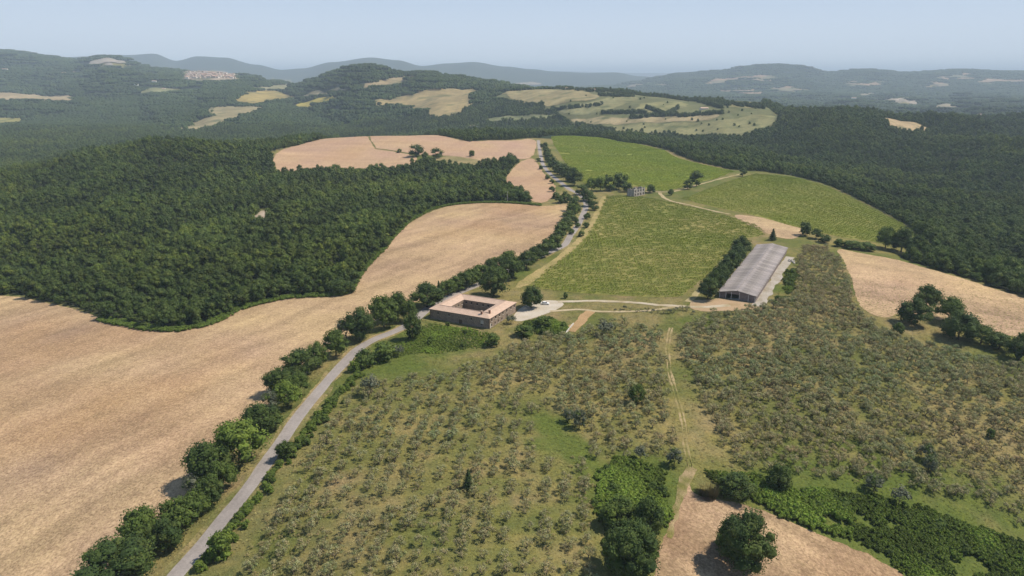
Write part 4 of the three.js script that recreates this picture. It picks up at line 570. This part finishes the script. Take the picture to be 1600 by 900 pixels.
sighted('oak', [
  [645, 513, 30, 42, 'tall dark tree on the thicket side of the road'], [667, 464, 54, 38, 'broad dark tree behind the left corner of the farmhouse'], [686, 455, 16, 34, 'pointed tree beside the broad one at the farmhouse', 'conifer'], [772, 443, 50, 46, 'tall dark tree behind the farmhouse'], [800, 420, 42, 36, 'round dark tree up the road from the farmhouse'], [830, 467, 36, 34, 'dense round tree between farmhouse and yard'],
  [823, 408, 32, 28, 'dark tree in the hedge beyond the round one'], [1160, 848, 92, 96, 'lone round oak on the brown mown field', 'bigoak'], [984, 862, 92, 92, 'large dark oak at the bottom beside the mown field', 'bigoak'], [1012, 812, 52, 66, 'darker oak behind the large bottom oak'], [966, 800, 60, 46, 'dark bushy tree at the edge of the green thicket', 'tree'],
  [1215, 750, 42, 46, 'round dark tree at the head of the gully thicket'], [1150, 760, 60, 36, 'low dark tree beside the straw covered track'], [732, 748, 26, 36, 'small dark upright tree alone in the olive rows', 'conifer'],
  [1447, 466, 42, 36, 'tallest round tree of the clump at the right field'], [1428, 490, 52, 40, 'wide dark tree at the left of the clump'], [1402, 514, 20, 20, 'small dark bush below the clump', 'bush'], [1482, 486, 46, 40, 'bright leaved tree in the middle of the clump', 'tree'], [1497, 512, 56, 44, 'wide dark tree at the lower right of the clump'], [1532, 524, 46, 30, 'low tree trailing off from the clump', 'tree'], [1560, 535, 40, 26, 'low bushy tree between clump and picture edge'], [1592, 545, 44, 44, 'dark tree at the right picture edge'],
  [1207, 367, 16, 20, 'small conifer at the far end of the long shed', 'conifer'], [1258, 358, 20, 24, 'dark tree with a bare trunk above the shed'], [1275, 366, 20, 16, 'second dark tree above the shed', 'tree'], [1288, 373, 20, 14, 'low dark tree right of the pair above the shed'],
  [1383, 374, 34, 34, 'leafy tree at the foot of the domed vineyard', 'tree'], [1408, 378, 40, 38, 'dark leafy tree in the group under the domed vineyard'], [1432, 388, 36, 34, 'third tree of the group under the domed vineyard'], [1462, 402, 36, 28, 'pale tree between vineyard and mown field', 'tree'], [1490, 412, 36, 28, 'dark tree between vineyard corner and wood'], [1330, 383, 30, 12, 'low scrub along the top of the mown field', 'bush'], [1354, 386, 30, 12, 'second low scrub along the top of the mown field', 'bush'], [1310, 380, 16, 12, 'small scrub beside the mown field corner', 'bush'],
  [1088, 281, 24, 24, 'round dark tree on the track between the vineyards'], [1074, 289, 16, 16, 'smaller round tree touching the dark one between the vineyards'], [1160, 270, 14, 14, 'lone small tree at the top of the vineyard track'], [1048, 301, 9, 10, 'tiny bush where the vineyard tracks fork', 'bush'], [1017, 296, 16, 13, 'bush against the right side of the ruin', 'bush'], [948, 275, 5, 5, 'tiny dark bush inside the far vineyard', 'bush'],
  [967, 284, 25, 28, 'tallest tree left of the ruin'], [952, 288, 22, 24, 'second tree left of the ruin', 'tree'], [938, 289, 20, 22, 'slim light tree left of the ruin', 'bright'], [924, 290, 20, 20, 'light green tree at the end of the row by the ruin', 'bright'], [980, 294, 18, 14, 'bush at the left wall of the ruin', 'bush'],
  [650, 236, 24, 20, 'round tree on the rise between the pinkish fields'], [682, 240, 22, 16, 'second round tree on the rise', 'tree'], [737, 241, 10, 10, 'small round bush alone on the upper stubble', 'bush'], [664, 244, 12, 12, 'bush between the two trees on the rise', 'bush'], [624, 236, 8, 6, 'tiny bush on the boundary of the pinkish fields', 'bush'], [533, 450, 36, 22, 'bushy tree at the corner of wood and stubble'],
], 'tree', 'tree');
// row beside the shed
{
  const L = [[1158, 387, 32, 30], [1151, 398, 30, 28], [1143, 410, 32, 30], [1134, 419, 28, 28], [1126, 430, 30, 30], [1117, 441, 30, 32], [1106, 453, 34, 34]], O = ['farthest', 'second', 'third', 'fourth', 'fifth', 'sixth', 'nearest'];
  sighted('oak', L.map((l, i) => [...l, i === 0 || i === 6 ? `${O[i]} dark tree of the row beside the shed` : `${O[i]} dark tree from the far end of the row beside the shed`]), 'row_tree', 'tree', 'dark trees in a row beside the long shed');
}
// far roadside row
{
  const L = [[851, 229, 10, 12], [853, 238, 11, 14], [856, 246, 13, 15], [861, 253, 14, 16], [867, 260, 15, 17], [874, 265, 16, 18], [881, 268, 17, 19], [889, 273, 19, 22], [897, 279, 20, 24], [908, 297, 16, 16], [916, 306, 17, 18], [924, 313, 16, 20], [928, 322, 13, 14]];
  sighted('oak', L.map((l) => [l[0], l[1], l[2] * 1.35, l[3] * 1.1, 'dark tree in the row along the right side of the far road']), 'roadside_tree', 'tree', 'dark trees lining the far road');
}
// hedge along the road above the farmhouse and low growth elsewhere
{
  const up = [[700, 455], [712, 449], [725, 444], [738, 438], [752, 431], [765, 424], [780, 416], [795, 410], [835, 402], [846, 396], [857, 390], [866, 383], [872, 374], [878, 364], [884, 354], [888, 344], [893, 334], [897, 324]];
  sighted('bush', up.map(([x, y], i) => [x, y - 4, 26 - i * 0.35 + rt() * 6, 22 - i * 0.25 + rt() * 8, 'leafy bush in the hedge between stubble and road above the farmhouse', ['tree', 'bush', 'oak'][i % 3]]), 'hedge_tree', 'tree', 'hedge along the road above the farmhouse');
  const lo = [[862, 296, 8], [868, 306, 9], [883, 309, 16], [874, 312, 12], [862, 284, 6], [855, 277, 6], [845, 262, 5], [841, 250, 5], [899, 312, 9], [903, 328, 9], [899, 345, 9], [893, 362, 8], [903, 352, 7], [918, 338, 9], [916, 352, 8], [908, 366, 8]];
  sighted('bush', lo.map(([x, y, w]) => [x, y, w + 3, w + 1, 'small bush on the verge of the far road']), 'verge_bush', 'bush', 'small bushes on the verge of the far road');
  const rl = [[446, 704, 30, 30, 'dark round bush on the right edge of the road opposite the bright tree', 'oak'], [345, 852, 44, 42, 'bright green bush at the road edge near the bottom', 'lightbush'], [572, 561, 34, 30, 'dark bush right of the road bend', 'bush'], [600, 551, 40, 28, 'wide bush behind the road bend', 'bush'], [622, 549, 22, 18, 'whitish shrub beside the thicket', 'greybush'], [555, 572, 20, 20, 'small bright bush right of the road', 'lightbush'], [580, 603, 34, 32, 'grey bushy olive by the road bend', 'greybush'], [905, 655, 26, 34, 'pale bushy olive with dark base in the green hollow', 'grey'], [888, 650, 22, 24, 'smaller pale olive beside the bushy one', 'grey'], [995, 617, 26, 32, 'dark green bushy olive in the upper grove', 'tree'], [1053, 715, 28, 32, 'grey green bush beside the grassy track', 'grey'], [1000, 708, 24, 22, 'round grey bush above the thicket', 'greybush'], [1365, 755, 34, 30, 'pale olive bush above the gully thicket', 'grey'], [1405, 775, 34, 30, 'pale bush sunk in the gully thicket', 'greybush'], [1450, 725, 26, 30, 'pale bush with a dark foot in the right grove', 'grey'], [1447, 708, 26, 28, 'grey green bush behind the pale one in the right grove', 'grey'], [1547, 678, 14, 16, 'small dark bush in the right grove', 'bush'], [1105, 762, 34, 30, 'brown dry reed clump beside the straw covered track', 'reed'], [1130, 845, 30, 22, 'green weeds under the lone oak', 'lightbush'], [820, 518, 34, 18, 'dark shrub below the farmhouse corner', 'bush'], [848, 505, 26, 20, 'dark shrub under the yard', 'bush'], [798, 500, 18, 14, 'bare shrub at the foot of the sunlit wall', 'greybush'], [770, 532, 26, 20, 'dark bush at the end of the thicket below the farmhouse', 'bush'], [883, 462, 8, 10, 'small dark bush on the grass above the car', 'bush'], [1215, 468, 14, 12, 'dark bush at the end of the concrete apron', 'bush'], [945, 514, 30, 22, 'grey brushwood heap beside the orange earth', 'greybush']];
  sighted('bush', rl, 'bush', 'bush');
  // low hedge along the right edge of the road
  const R0 = line([[310, 895], [333, 868], [375, 815], [405, 775], [440, 725], [470, 690], [500, 650], [535, 612], [560, 585]]), cv = new THREE.CatmullRomCurve3(R0.map(([x, z]) => V(x, 0, z)));
  for (let i = 0; i < 120; i++) { const q = cv.getPointAt(clamp((i + rt() * 0.8) / 120)), x = q.x + rt() * rt() * 6 - 0.8, z = q.z + (rt() - 0.5) * 2, s = 1.3 + rt() * 1.7; plant(rt() < 0.75 ? 'lightbush' : 'bush', i, 'verge_shrub', V(x, 0, z), s * 1.3, s * 0.95, rt() * 6, 'low leafy shrub along the right edge of the near road', 'shrub', 'low hedge along the right edge of the near road'); }
  const R1 = line([[960, 484], [1000, 486], [1040, 490], [1065, 486], [1090, 492]]), c1 = new THREE.CatmullRomCurve3(R1.map(([x, z]) => V(x, 0, z)));
  for (let i = 0; i < 16; i++) { const q = c1.getPointAt(i / 16), s = 1.4 + rt() * 1.5; plant(rt() < 0.6 ? 'olive' : 'greybush', i, 'verge_shrub', V(q.x, 0, q.z + (rt() - 0.5) * 5), s * 1.2, s, rt() * 6, 'thin grey shrub beside the gravel track to the shed', 'shrub', 'thin shrubs along the gravel track'); }
}
// ---------------------------------------------------------------- masses: woods, grove, vines, thickets, grass
const mat4 = new THREE.Matrix4(), quat = new THREE.Quaternion(), UPV = V(0, 1, 0);
function scatter(geo, material, list, name, label, category) {      // list: x, y, z, turn, sx, sy, r, g, b
  if (!list.length) return;
  const m = new THREE.InstancedMesh(geo, material, list.length), c = new THREE.Color();
  list.forEach((q, i) => { quat.setFromAxisAngle(UPV, q[3]); mat4.compose(V(q[0], q[1], q[2]), quat, V(q[4], q[5], q[4])); m.setMatrixAt(i, mat4); m.setColorAt(i, c.setRGB(q[6], q[7], q[8])); });
  return stuff(m, name, label, category);
}
const seen = (x, y, z, m = 60) => { const w = -z * CP + (EYE - y) * SP; if (w < 1) return false; const px = W / 2 + F * x / w, py = H / 2 - F * ((y - EYE) * CP - z * SP) / w; return px > -m - 4000 / w * 12 && px < W + m + 4000 / w * 12 && py < H + 160; };
const rf = rng(77);
const woodLabel = (q) => { const [a, b] = toPixel(V(q[0], q[1], q[2])), t = (x, g) => [x, 'tree', g]; return q[0] > 0 ? t('dark oak at the edge of the wood behind the right mown field', 'oaks along the right wood') : a < 130 ? t('dark oak in the wood edge where the stubble leaves the picture at left', 'oaks at the far left wood edge') : a < 250 ? t('dark oak in the wood edge left of the bulging green margin', 'oaks left of the green margin') : a < 370 ? t('dark oak in the wood edge right above the bulging green margin', 'oaks above the green margin') : a < 480 ? t('dark oak in the straight wood edge between green margin and stubble corner', 'oaks of the straight wood edge') : t('dark oak in the wood near the corner of the stubble field', 'oaks near the stubble corner'); };
const oliveLabel = (q) => { const [a, b] = toPixel(V(q[0], q[1], q[2])), t = (x, g) => [x, 'olive tree', g]; return a > 1090 ? t('small grey olive tree in the right hand grove above the gully thicket', 'olive trees above the gully') : a > 760 ? t(b > 830 ? 'grey green olive tree in the bottom rows left of the large oak' : 'grey green olive tree in the straight rows left of the green thicket', b > 830 ? 'olive trees left of the large oak' : 'olive trees left of the thicket') : a > 560 ? t(b > 830 ? 'grey green olive tree at the bottom middle of the overgrown grove' : 'grey green olive tree around the lone dark upright tree', b > 830 ? 'olive trees at the bottom middle' : 'olive trees round the dark upright tree') : t(b > 830 ? 'grey green olive tree at the bottom beside the roadside shrubs' : 'grey green olive tree on the slope right of the near road', b > 830 ? 'olive trees at the bottom by the road' : 'olive trees right of the near road'); };
// woods
{
  const all = [], far = [];
  let zf = 300;
  while (zf < 2450) {
    const sp = zf < 900 ? 5.0 : zf < 1500 ? 5.8 : 7.0, w = zf * 0.92;
    for (let x = -w; x < w; x += sp) {
      const px = x + (rf() - 0.5) * sp * 0.9, pz = -zf + (rf() - 0.5) * sp * 0.9;
      if (!isForest(px, pz)) continue;
      const y = height(px, pz); if (!seen(px, y, pz)) continue;
      const n = fbm(px / 60, pz / 60, 3), e = fbm(px / 18 + 4, pz / 18, 2);
      if (e < -0.62) continue;
      const big = rf(), k = (0.60 + 0.40 * n + 0.75 * big * big) * (zf > 1500 ? 1.2 : 1), f = 0.70 + 0.6 * rf() + 0.5 * n, yl = clamp(rf() * 2.2 - 1.4) + clamp(fbm(px / 110 + 7, pz / 110, 3) * 1.6);
      all.push([px, y - 0.3, pz, rf() * 6.28, k, k * (0.72 + 0.5 * rf()), f * (1 + 0.5 * yl), f * (1 + 0.35 * yl), f]);
    }
    zf += sp;
  }
  const inFrame = (q) => { const [a, b] = toPixel(V(q[0], q[1], q[2])); return a > -10 && a < 1610 && b < 900; };
  const near = all.filter((q) => -q[2] < 520 && inFrame(q)).sort((a, b) => b[2] - a[2]).slice(0, 290), set = new Set(near);
  near.forEach((q, i) => plant('wood', i, 'oak_tree', V(q[0], 0, q[2]), 7.2 * q[4], 9 * q[5], q[3], ...woodLabel(q)));
  const rest = all.filter((q) => !set.has(q)), area = (f) => rest.filter(f);
  const L = area((q) => -q[2] < 1400 && q[0] < 0), Rr = area((q) => -q[2] < 1400 && q[0] >= 0), B = area((q) => -q[2] >= 1400);
  [[L, 'dense dark oak wood left of the stubble fields'], [Rr, 'dense dark oak wood filling the valley at right'], [B, 'dense woods in the hollow behind the plateau']].forEach(([S, label]) => { for (let v = 0; v < 4; v++) scatter(KIND.wood[v].crown, M.leaf, S.filter((_, i) => i % 4 === v), 'oak_forest', label, 'forest'); });
  console.log('forest', all.length);
  // far woods: patches of crowns
  const patch = (seed) => { const r = rng(seed), s = Soup(); for (let i = 0; i < 26; i++) { const a = r() * 6.28, d = Math.sqrt(r()) * 30, R = 4.2 + r() * 3, f = 0.75 + 0.5 * r(), c = dk[Math.floor(r() * 4)]; blob(s, V(Math.cos(a) * d, 3.5 + r() * 2, Math.sin(a) * d), R, R * 0.95, c.map((v) => v * f), r); } return soupGeo(s); };
  const PG = [0, 1, 2].map((i) => patch(900 + i)), out = [[], [], []];
  zf = 2450;
  while (zf < 9500) {
    const sp = clamp(zf / 75, 34, 90), w = zf * 0.85;
    for (let x = -w; x < w; x += sp) {
      const px = x + (rf() - 0.5) * sp, pz = -zf + (rf() - 0.5) * sp; if (isClear(px, pz) || HOUSES.some((q) => Math.abs(q.x - px) < 70 && q.z - pz > -60 && q.z - pz < 10 + 60)) continue;
      const n = fbm(px / 420, pz / 420, 3); if (n > 0.38 && rf() < 0.75) continue;
      const y = height(px, pz); if (!seen(px, y, pz)) continue; const k = sp / 34, f = 1.0 + 0.35 * (rf() - 0.5) + 0.35 * n;
      out[Math.floor(rf() * 3)].push([px, y - 0.5, pz, rf() * 6.28, k, Math.min(1.6, 0.8 + 0.25 * k + 0.3 * rf()), f * 0.55, f * 0.55, f * 0.6]);
    }
    zf += sp;
  }
  console.log('far', out.map((o) => o.length).join());
  out.forEach((o, i) => scatter(PG[i], M.leafDry, o, 'far_forest', 'hazy woods that cover the distant hills', 'forest'));
  // hedges and single trees on the fields of the rounded hill
  const hd = [[[860, 173], [940, 166]], [[940, 178], [1010, 178]], [[1010, 170], [1040, 182]], [[985, 186], [1060, 181]], [[1120, 164], [1195, 170]], [[1110, 158], [1180, 158]], [[870, 140], [945, 145]], [[1060, 184], [1130, 178]], [[780, 172], [850, 164]], [[600, 150], [640, 146]], [[785, 158], [850, 170]], [[800, 165], [870, 178]], [[870, 182], [890, 195]], [[935, 150], [990, 152]], [[1040, 183], [1060, 170]], [[1125, 163], [1195, 168]], [[1090, 160], [1130, 170]], [[900, 196], [960, 207]]], Hl = [];
  for (const [a, b] of hd) for (let i = 0; i < 80; i++) { const t = rf(), p = at(lerp(a[0], b[0], t), lerp(a[1], b[1], t) + (rf() - 0.5) * 2.4), k = 0.8 + rf() * 0.8; Hl.push([p.x, p.y - 0.3, p.z, rf() * 6, k, k, 1, 1, 1]); }
  for (let i = 0; i < 60; i++) { const p = at(880 + rf() * 330, 150 + rf() * 58), k = 0.6 + rf() * 0.5; Hl.push([p.x, p.y - 0.3, p.z, rf() * 6, k, k, 1.1, 1.1, 1]); }
  scatter(KIND.wood[0].crown, M.leaf, Hl, 'hedge_trees', 'dark hedges dividing the fields of the rounded hill', 'hedge');
}
// olive grove
{
  const list = [], ang = 0.05;
  const blocked = (x, z) => THICKET.some((t) => inPoly(t, x, z)) || GREEN_SPOTS.slice(2, 4).some(([a, b, r]) => Math.hypot(x - a, z - b) < r * 0.7);
  GROVE.forEach((R, gi) => {
    const row = gi ? 4.1 : 5.4, sp = gi ? 3.2 : 3.3;
    for (let z = R.b[2]; z < R.b[3]; z += sp) for (let x = R.b[0]; x < R.b[1]; x += row) {
      const jx = gi ? 2.2 : lerp(0.7, 2.0, smooth(-210, -290, z)), px = x + z * -ang + 14 * 0 + (rf() - 0.5) * 2 * jx, pz = z + (rf() - 0.5) * 3.2;
      if (!inPoly(R, px, pz) || blocked(px, pz)) continue;
      const dens = fbm(px / 28 + 8, pz / 28, 3), far = smooth(-200, -300, pz);
      if (dens < -0.36 - 0.4 * far || rf() < 0.12 + (gi ? 0 : 0.14 * (1 - far))) continue;
      const k = 0.68 + 0.72 * rf() * (0.5 + 0.5 * rf()) + 0.3 * dens + 0.12 * far, br = fbm(px / 35 - 9, pz / 35 + 2, 3) + (rf() - 0.5) * 0.5, f = 0.85 + 0.3 * rf();
      list.push([px, height(px, pz), pz, rf() * 6.28, k * 1.08, k, f * (1 + 0.22 * br), f, f * (1 + 0.05 * br)]);
    }
  });
  list.sort((a, b) => b[2] - a[2]);
  const near = list.filter((q) => { const [a, b] = toPixel(V(...q.slice(0, 3))); return a > 0 && a < 1600 && b < 895; }).slice(0, 290), set = new Set(near);
  near.forEach((q, i) => plant('olive', i, 'olive_tree', V(q[0], 0, q[2]), 3.2 * q[4], 3.0 * q[5], q[3], ...oliveLabel(q)));
  const rest = list.filter((q) => !set.has(q));
  for (let v = 0; v < 6; v++) { const S = rest.filter((_, i) => i % 6 === v); scatter(KIND.olive[v].crown, M.leaf, S, 'olive_grove', 'overgrown grove of grey green olive trees', 'grove'); scatter(KIND.olive[v].trunk, M.oliveBark, S.map((q) => [...q.slice(0, 6), 1, 1, 1]), 'olive_trunks', 'bare grey limbs of the olive grove', 'grove'); }
  console.log('olives', list.length);
  const low = []; // scrub and suckers between the trees
  for (const R of GROVE) for (let i = 0; i < 2600; i++) { const x = lerp(R.b[0], R.b[1], rf()), z = lerp(R.b[2], R.b[3], rf()); if (!inPoly(R, x, z) || blocked(x, z) || fbm(x / 16 + 3, z / 16, 3) < -0.12) continue; const k = 0.28 + 0.34 * rf(), f = 0.8 + 0.4 * rf(), b = rf(); low.push([x, height(x, z) - 0.25 * k, z, rf() * 6, k, k * 0.62, f * (0.95 + 0.2 * b), f, f * (0.8 + 0.2 * b)]); }
  for (let v = 0; v < 2; v++) scatter(KIND.olive[v].crown, M.leaf, low.filter((_, i) => i % 2 === v), 'scrub', 'low dry scrub between the olive trees', 'scrub');
}
// vines in rows
{
  const seg = (seed, col) => { const r = rng(seed), s = Soup(); for (let i = 0; i < 34; i++) { const d = dir(r); d.y = Math.abs(d.y); const p = V((r() - 0.5) * 3, 0.35 + d.y * 0.75 * r() + 0.1, d.z * 0.35), f = 0.75 + 0.5 * r(); leaf(s, p, d.addScaledVector(dir(r), 0.6).normalize(), 0.27, col.map((v) => v * f), r); } return soupGeo(s); };
  const G = [seg(1, [0.19, 0.25, 0.032]), seg(2, [0.22, 0.275, 0.038]), seg(3, [0.20, 0.245, 0.038])];
  for (const [R, dirn, row, label, keep, tone] of [[VINE.far, 1.25, 2.8, 'bright green vines in rows on the far vineyard', 0.97, 1.12], [VINE.right, 0.62, 3.3, 'green vines in diagonal rows on the domed vineyard', 0.98, 0.92], [VINE.middle, 0.06, 2.7, 'weedy vines in rows on the middle vineyard', 0.84, 0.84]]) {
    const out = [[], [], []], ct = Math.cos(dirn), st = Math.sin(dirn), cx = (R.b[0] + R.b[1]) / 2, cz = (R.b[2] + R.b[3]) / 2, L = Math.hypot(R.b[1] - R.b[0], R.b[3] - R.b[2]) / 2;
    for (let a = -L; a < L; a += 2.7) for (let b = -L; b < L; b += row) {
      const x = cx + a * ct - b * st, z = cz + a * st + b * ct; if (!inPoly(R, x, z)) continue;
      const n = fbm(x / 26, z / 26, 3); if (rf() > keep || n < -0.58) continue; const k = 0.85 + 0.3 * rf() + 0.2 * n, f = tone * (0.95 + 0.25 * rf() + 0.25 * n);
      out[Math.floor(rf() * 3)].push([x, height(x, z) + 0.1, z, -dirn + (rf() - 0.5) * 0.2, k, k * (0.85 + 0.3 * rf()), f * (1 + 0.12 * n), f, f]);
    }
    out.forEach((o, i) => scatter(G[i], M.leafDry, o, 'vines', label, 'vines'));
    console.log('vines', out.map((o) => o.length).join());
  }
}
// thickets
{
  const names = ['lush bramble thicket below the farmhouse', 'green bramble thicket beside the straw covered track', 'dense bramble thicket filling the gully at the bottom right', 'scrub under the gravel yard', 'green scrub beside the concrete apron'], low = crown(700, { rx: 1.1, y0: -0.2, y1: 1.3, lobes: 8, leaves: 210, size: 0.15, colors: [lt[2], lt[0], md[1], [0.115, 0.165, 0.03]], up: 0, core: 0.8 });
  THICKET.forEach((R, i) => {
    const out = []; for (let x = R.b[0]; x < R.b[1]; x += 1.15) for (let z = R.b[2]; z < R.b[3]; z += 1.15) { const px = x + (rf() - 0.5), pz = z + (rf() - 0.5), d = sdPoly(R.P, px, pz) + 4.5 * fbm(px / 9, pz / 9, 3); if (d < 0 || (i === 2 && fbm(px / 10 + 30, pz / 10, 3) < -0.3) || !seen(px, 0, pz)) continue; const n = fbm(px / 12 + 5, pz / 12, 3), k = (0.55 + 0.6 * rf() + 1.3 * Math.max(0, n)) * (0.6 + 0.4 * smooth(0, 4, d)) * (i === 0 ? 0.5 : 1) + 0.1, f = 0.9 + 0.3 * rf() + 0.9 * n + (i === 0 ? 0.2 : 0); out.push([px, height(px, pz), pz, rf() * 6, k * 1.1, k * (i === 2 ? 1.25 : 1.0), f * 1.15, f * 1.12, f]); }
    scatter(low, M.leaf, out, 'bramble_thicket', names[i], 'thicket');
    const tall = out.filter(() => rf() < (i === 0 ? 0.008 : 0.05)).map((q) => { const k = 0.35 + 0.5 * rf() * rf() + 0.1 * rf(), f = 0.8 + 0.5 * rf(); return [q[0], q[1], q[2], q[3], k * 1.25, k, f, f, f]; });
    scatter(KIND.bush[i % 4].crown, M.leaf, tall, 'bramble_bushes', 'taller bushes standing in the ' + names[i].replace(/^(lush|green|dense) /, ''), 'bushes');
  });
  // green margin between wood and stubble
  const line2 = line([[150, 500], [200, 511], [240, 517], [285, 517], [325, 509], [350, 499], [372, 486], [410, 475], [450, 467], [520, 463], [545, 459], [556, 442], [575, 416], [600, 391], [625, 361], [648, 342], [690, 324], [740, 318], [800, 318], [845, 322]]), cv = new THREE.CatmullRomCurve3(line2.map(([x, z]) => V(x, 0, z))), out = [];
  for (let i = 0; i < 2600; i++) { const t = rf(), p = cv.getPointAt(t), q = cv.getTangentAt(t), o = (rf() - 0.15) * 6, x = p.x + q.z * o, z = p.z - q.x * o, k = 0.7 + rf() * 0.9, f = 0.9 + rf() * 0.4; out.push([x, height(x, z), z, rf() * 6, k, k * 0.9, f, f, f]); }
  scatter(low, M.leaf, out, 'undergrowth', 'green undergrowth between the left wood and the stubble', 'undergrowth');
}
// grass tufts in the near grove
{
  const r = rng(8), tuft = Soup(); for (let i = 0; i < 7; i++) { const a = r() * 6.28, d = V(Math.cos(a) * 0.5, 0.10 + r() * 0.14, Math.sin(a) * 0.5), b = V((r() - 0.5) * 0.5, 0, (r() - 0.5) * 0.5), w = V(-Math.sin(a) * 0.13, 0, Math.cos(a) * 0.13); for (const q of [b.clone().sub(w), b.clone().add(w), b.clone().add(d)]) { tuft.p.push(q.x, q.y, q.z); const f = 0.8 + 0.4 * r(); tuft.c.push(f, f, f); } }
  const g = soupGeo(tuft), out = [], sheets = [FIELD.near, FIELD.main], road = ROAD.slice(0, 24);
  for (let i = 0; i < 90000; i++) {
    const zf = 140 + 300 * Math.sqrt(rf()) * rf() ** 0.3, x = (rf() * 2 - 1) * zf * 0.8, z = -zf; if (inPoly(sheets[0], x, z) || inPoly(sheets[1], x, z) || !inPoly(OPEN, x, z) || inPoly(VINE.middle, x, z)) continue;
    let near = false; for (let k = 1; k < road.length && !near; k++) { const [ax, az] = road[k - 1], [bx, bz] = road[k], t = clamp(((x - ax) * (bx - ax) + (z - az) * (bz - az)) / ((bx - ax) ** 2 + (bz - az) ** 2)); near = Math.hypot(x - ax - t * (bx - ax), z - az - t * (bz - az)) < 2.9; } if (near || YARDS.some((q) => inPoly(q, x, z)) || TRACKS.some(([L, w]) => L.some((p, k) => { if (!k) return false; const [ax, az] = L[k - 1], [bx, bz] = p, t = clamp(((x - ax) * (bx - ax) + (z - az) * (bz - az)) / ((bx - ax) ** 2 + (bz - az) ** 2)); return Math.hypot(x - ax - t * (bx - ax), z - az - t * (bz - az)) < w + 0.2; }))) continue;
    const y = height(x, z); if (!seen(x, y, z, 20)) continue; const c = groundColor(x, z), f = 0.85 + 0.45 * rf(), k = 0.6 + 0.7 * rf(); out.push([x, y - 0.02, z, rf() * 6, k, k, c[0] * f, c[1] * f, c[2] * f]);
  }
  console.log('tufts', out.length);
  scatter(g, M.leafDry, out, 'grass', 'tufted green and straw coloured grass between the olive trees', 'grass');
}
scene.traverse((o) => { if (o.isMesh) { o.castShadow = true; o.receiveShadow = true; } });
scene.updateMatrixWorld(true);
renderer.setSize(1024, 576);
renderer.render(scene, camera);
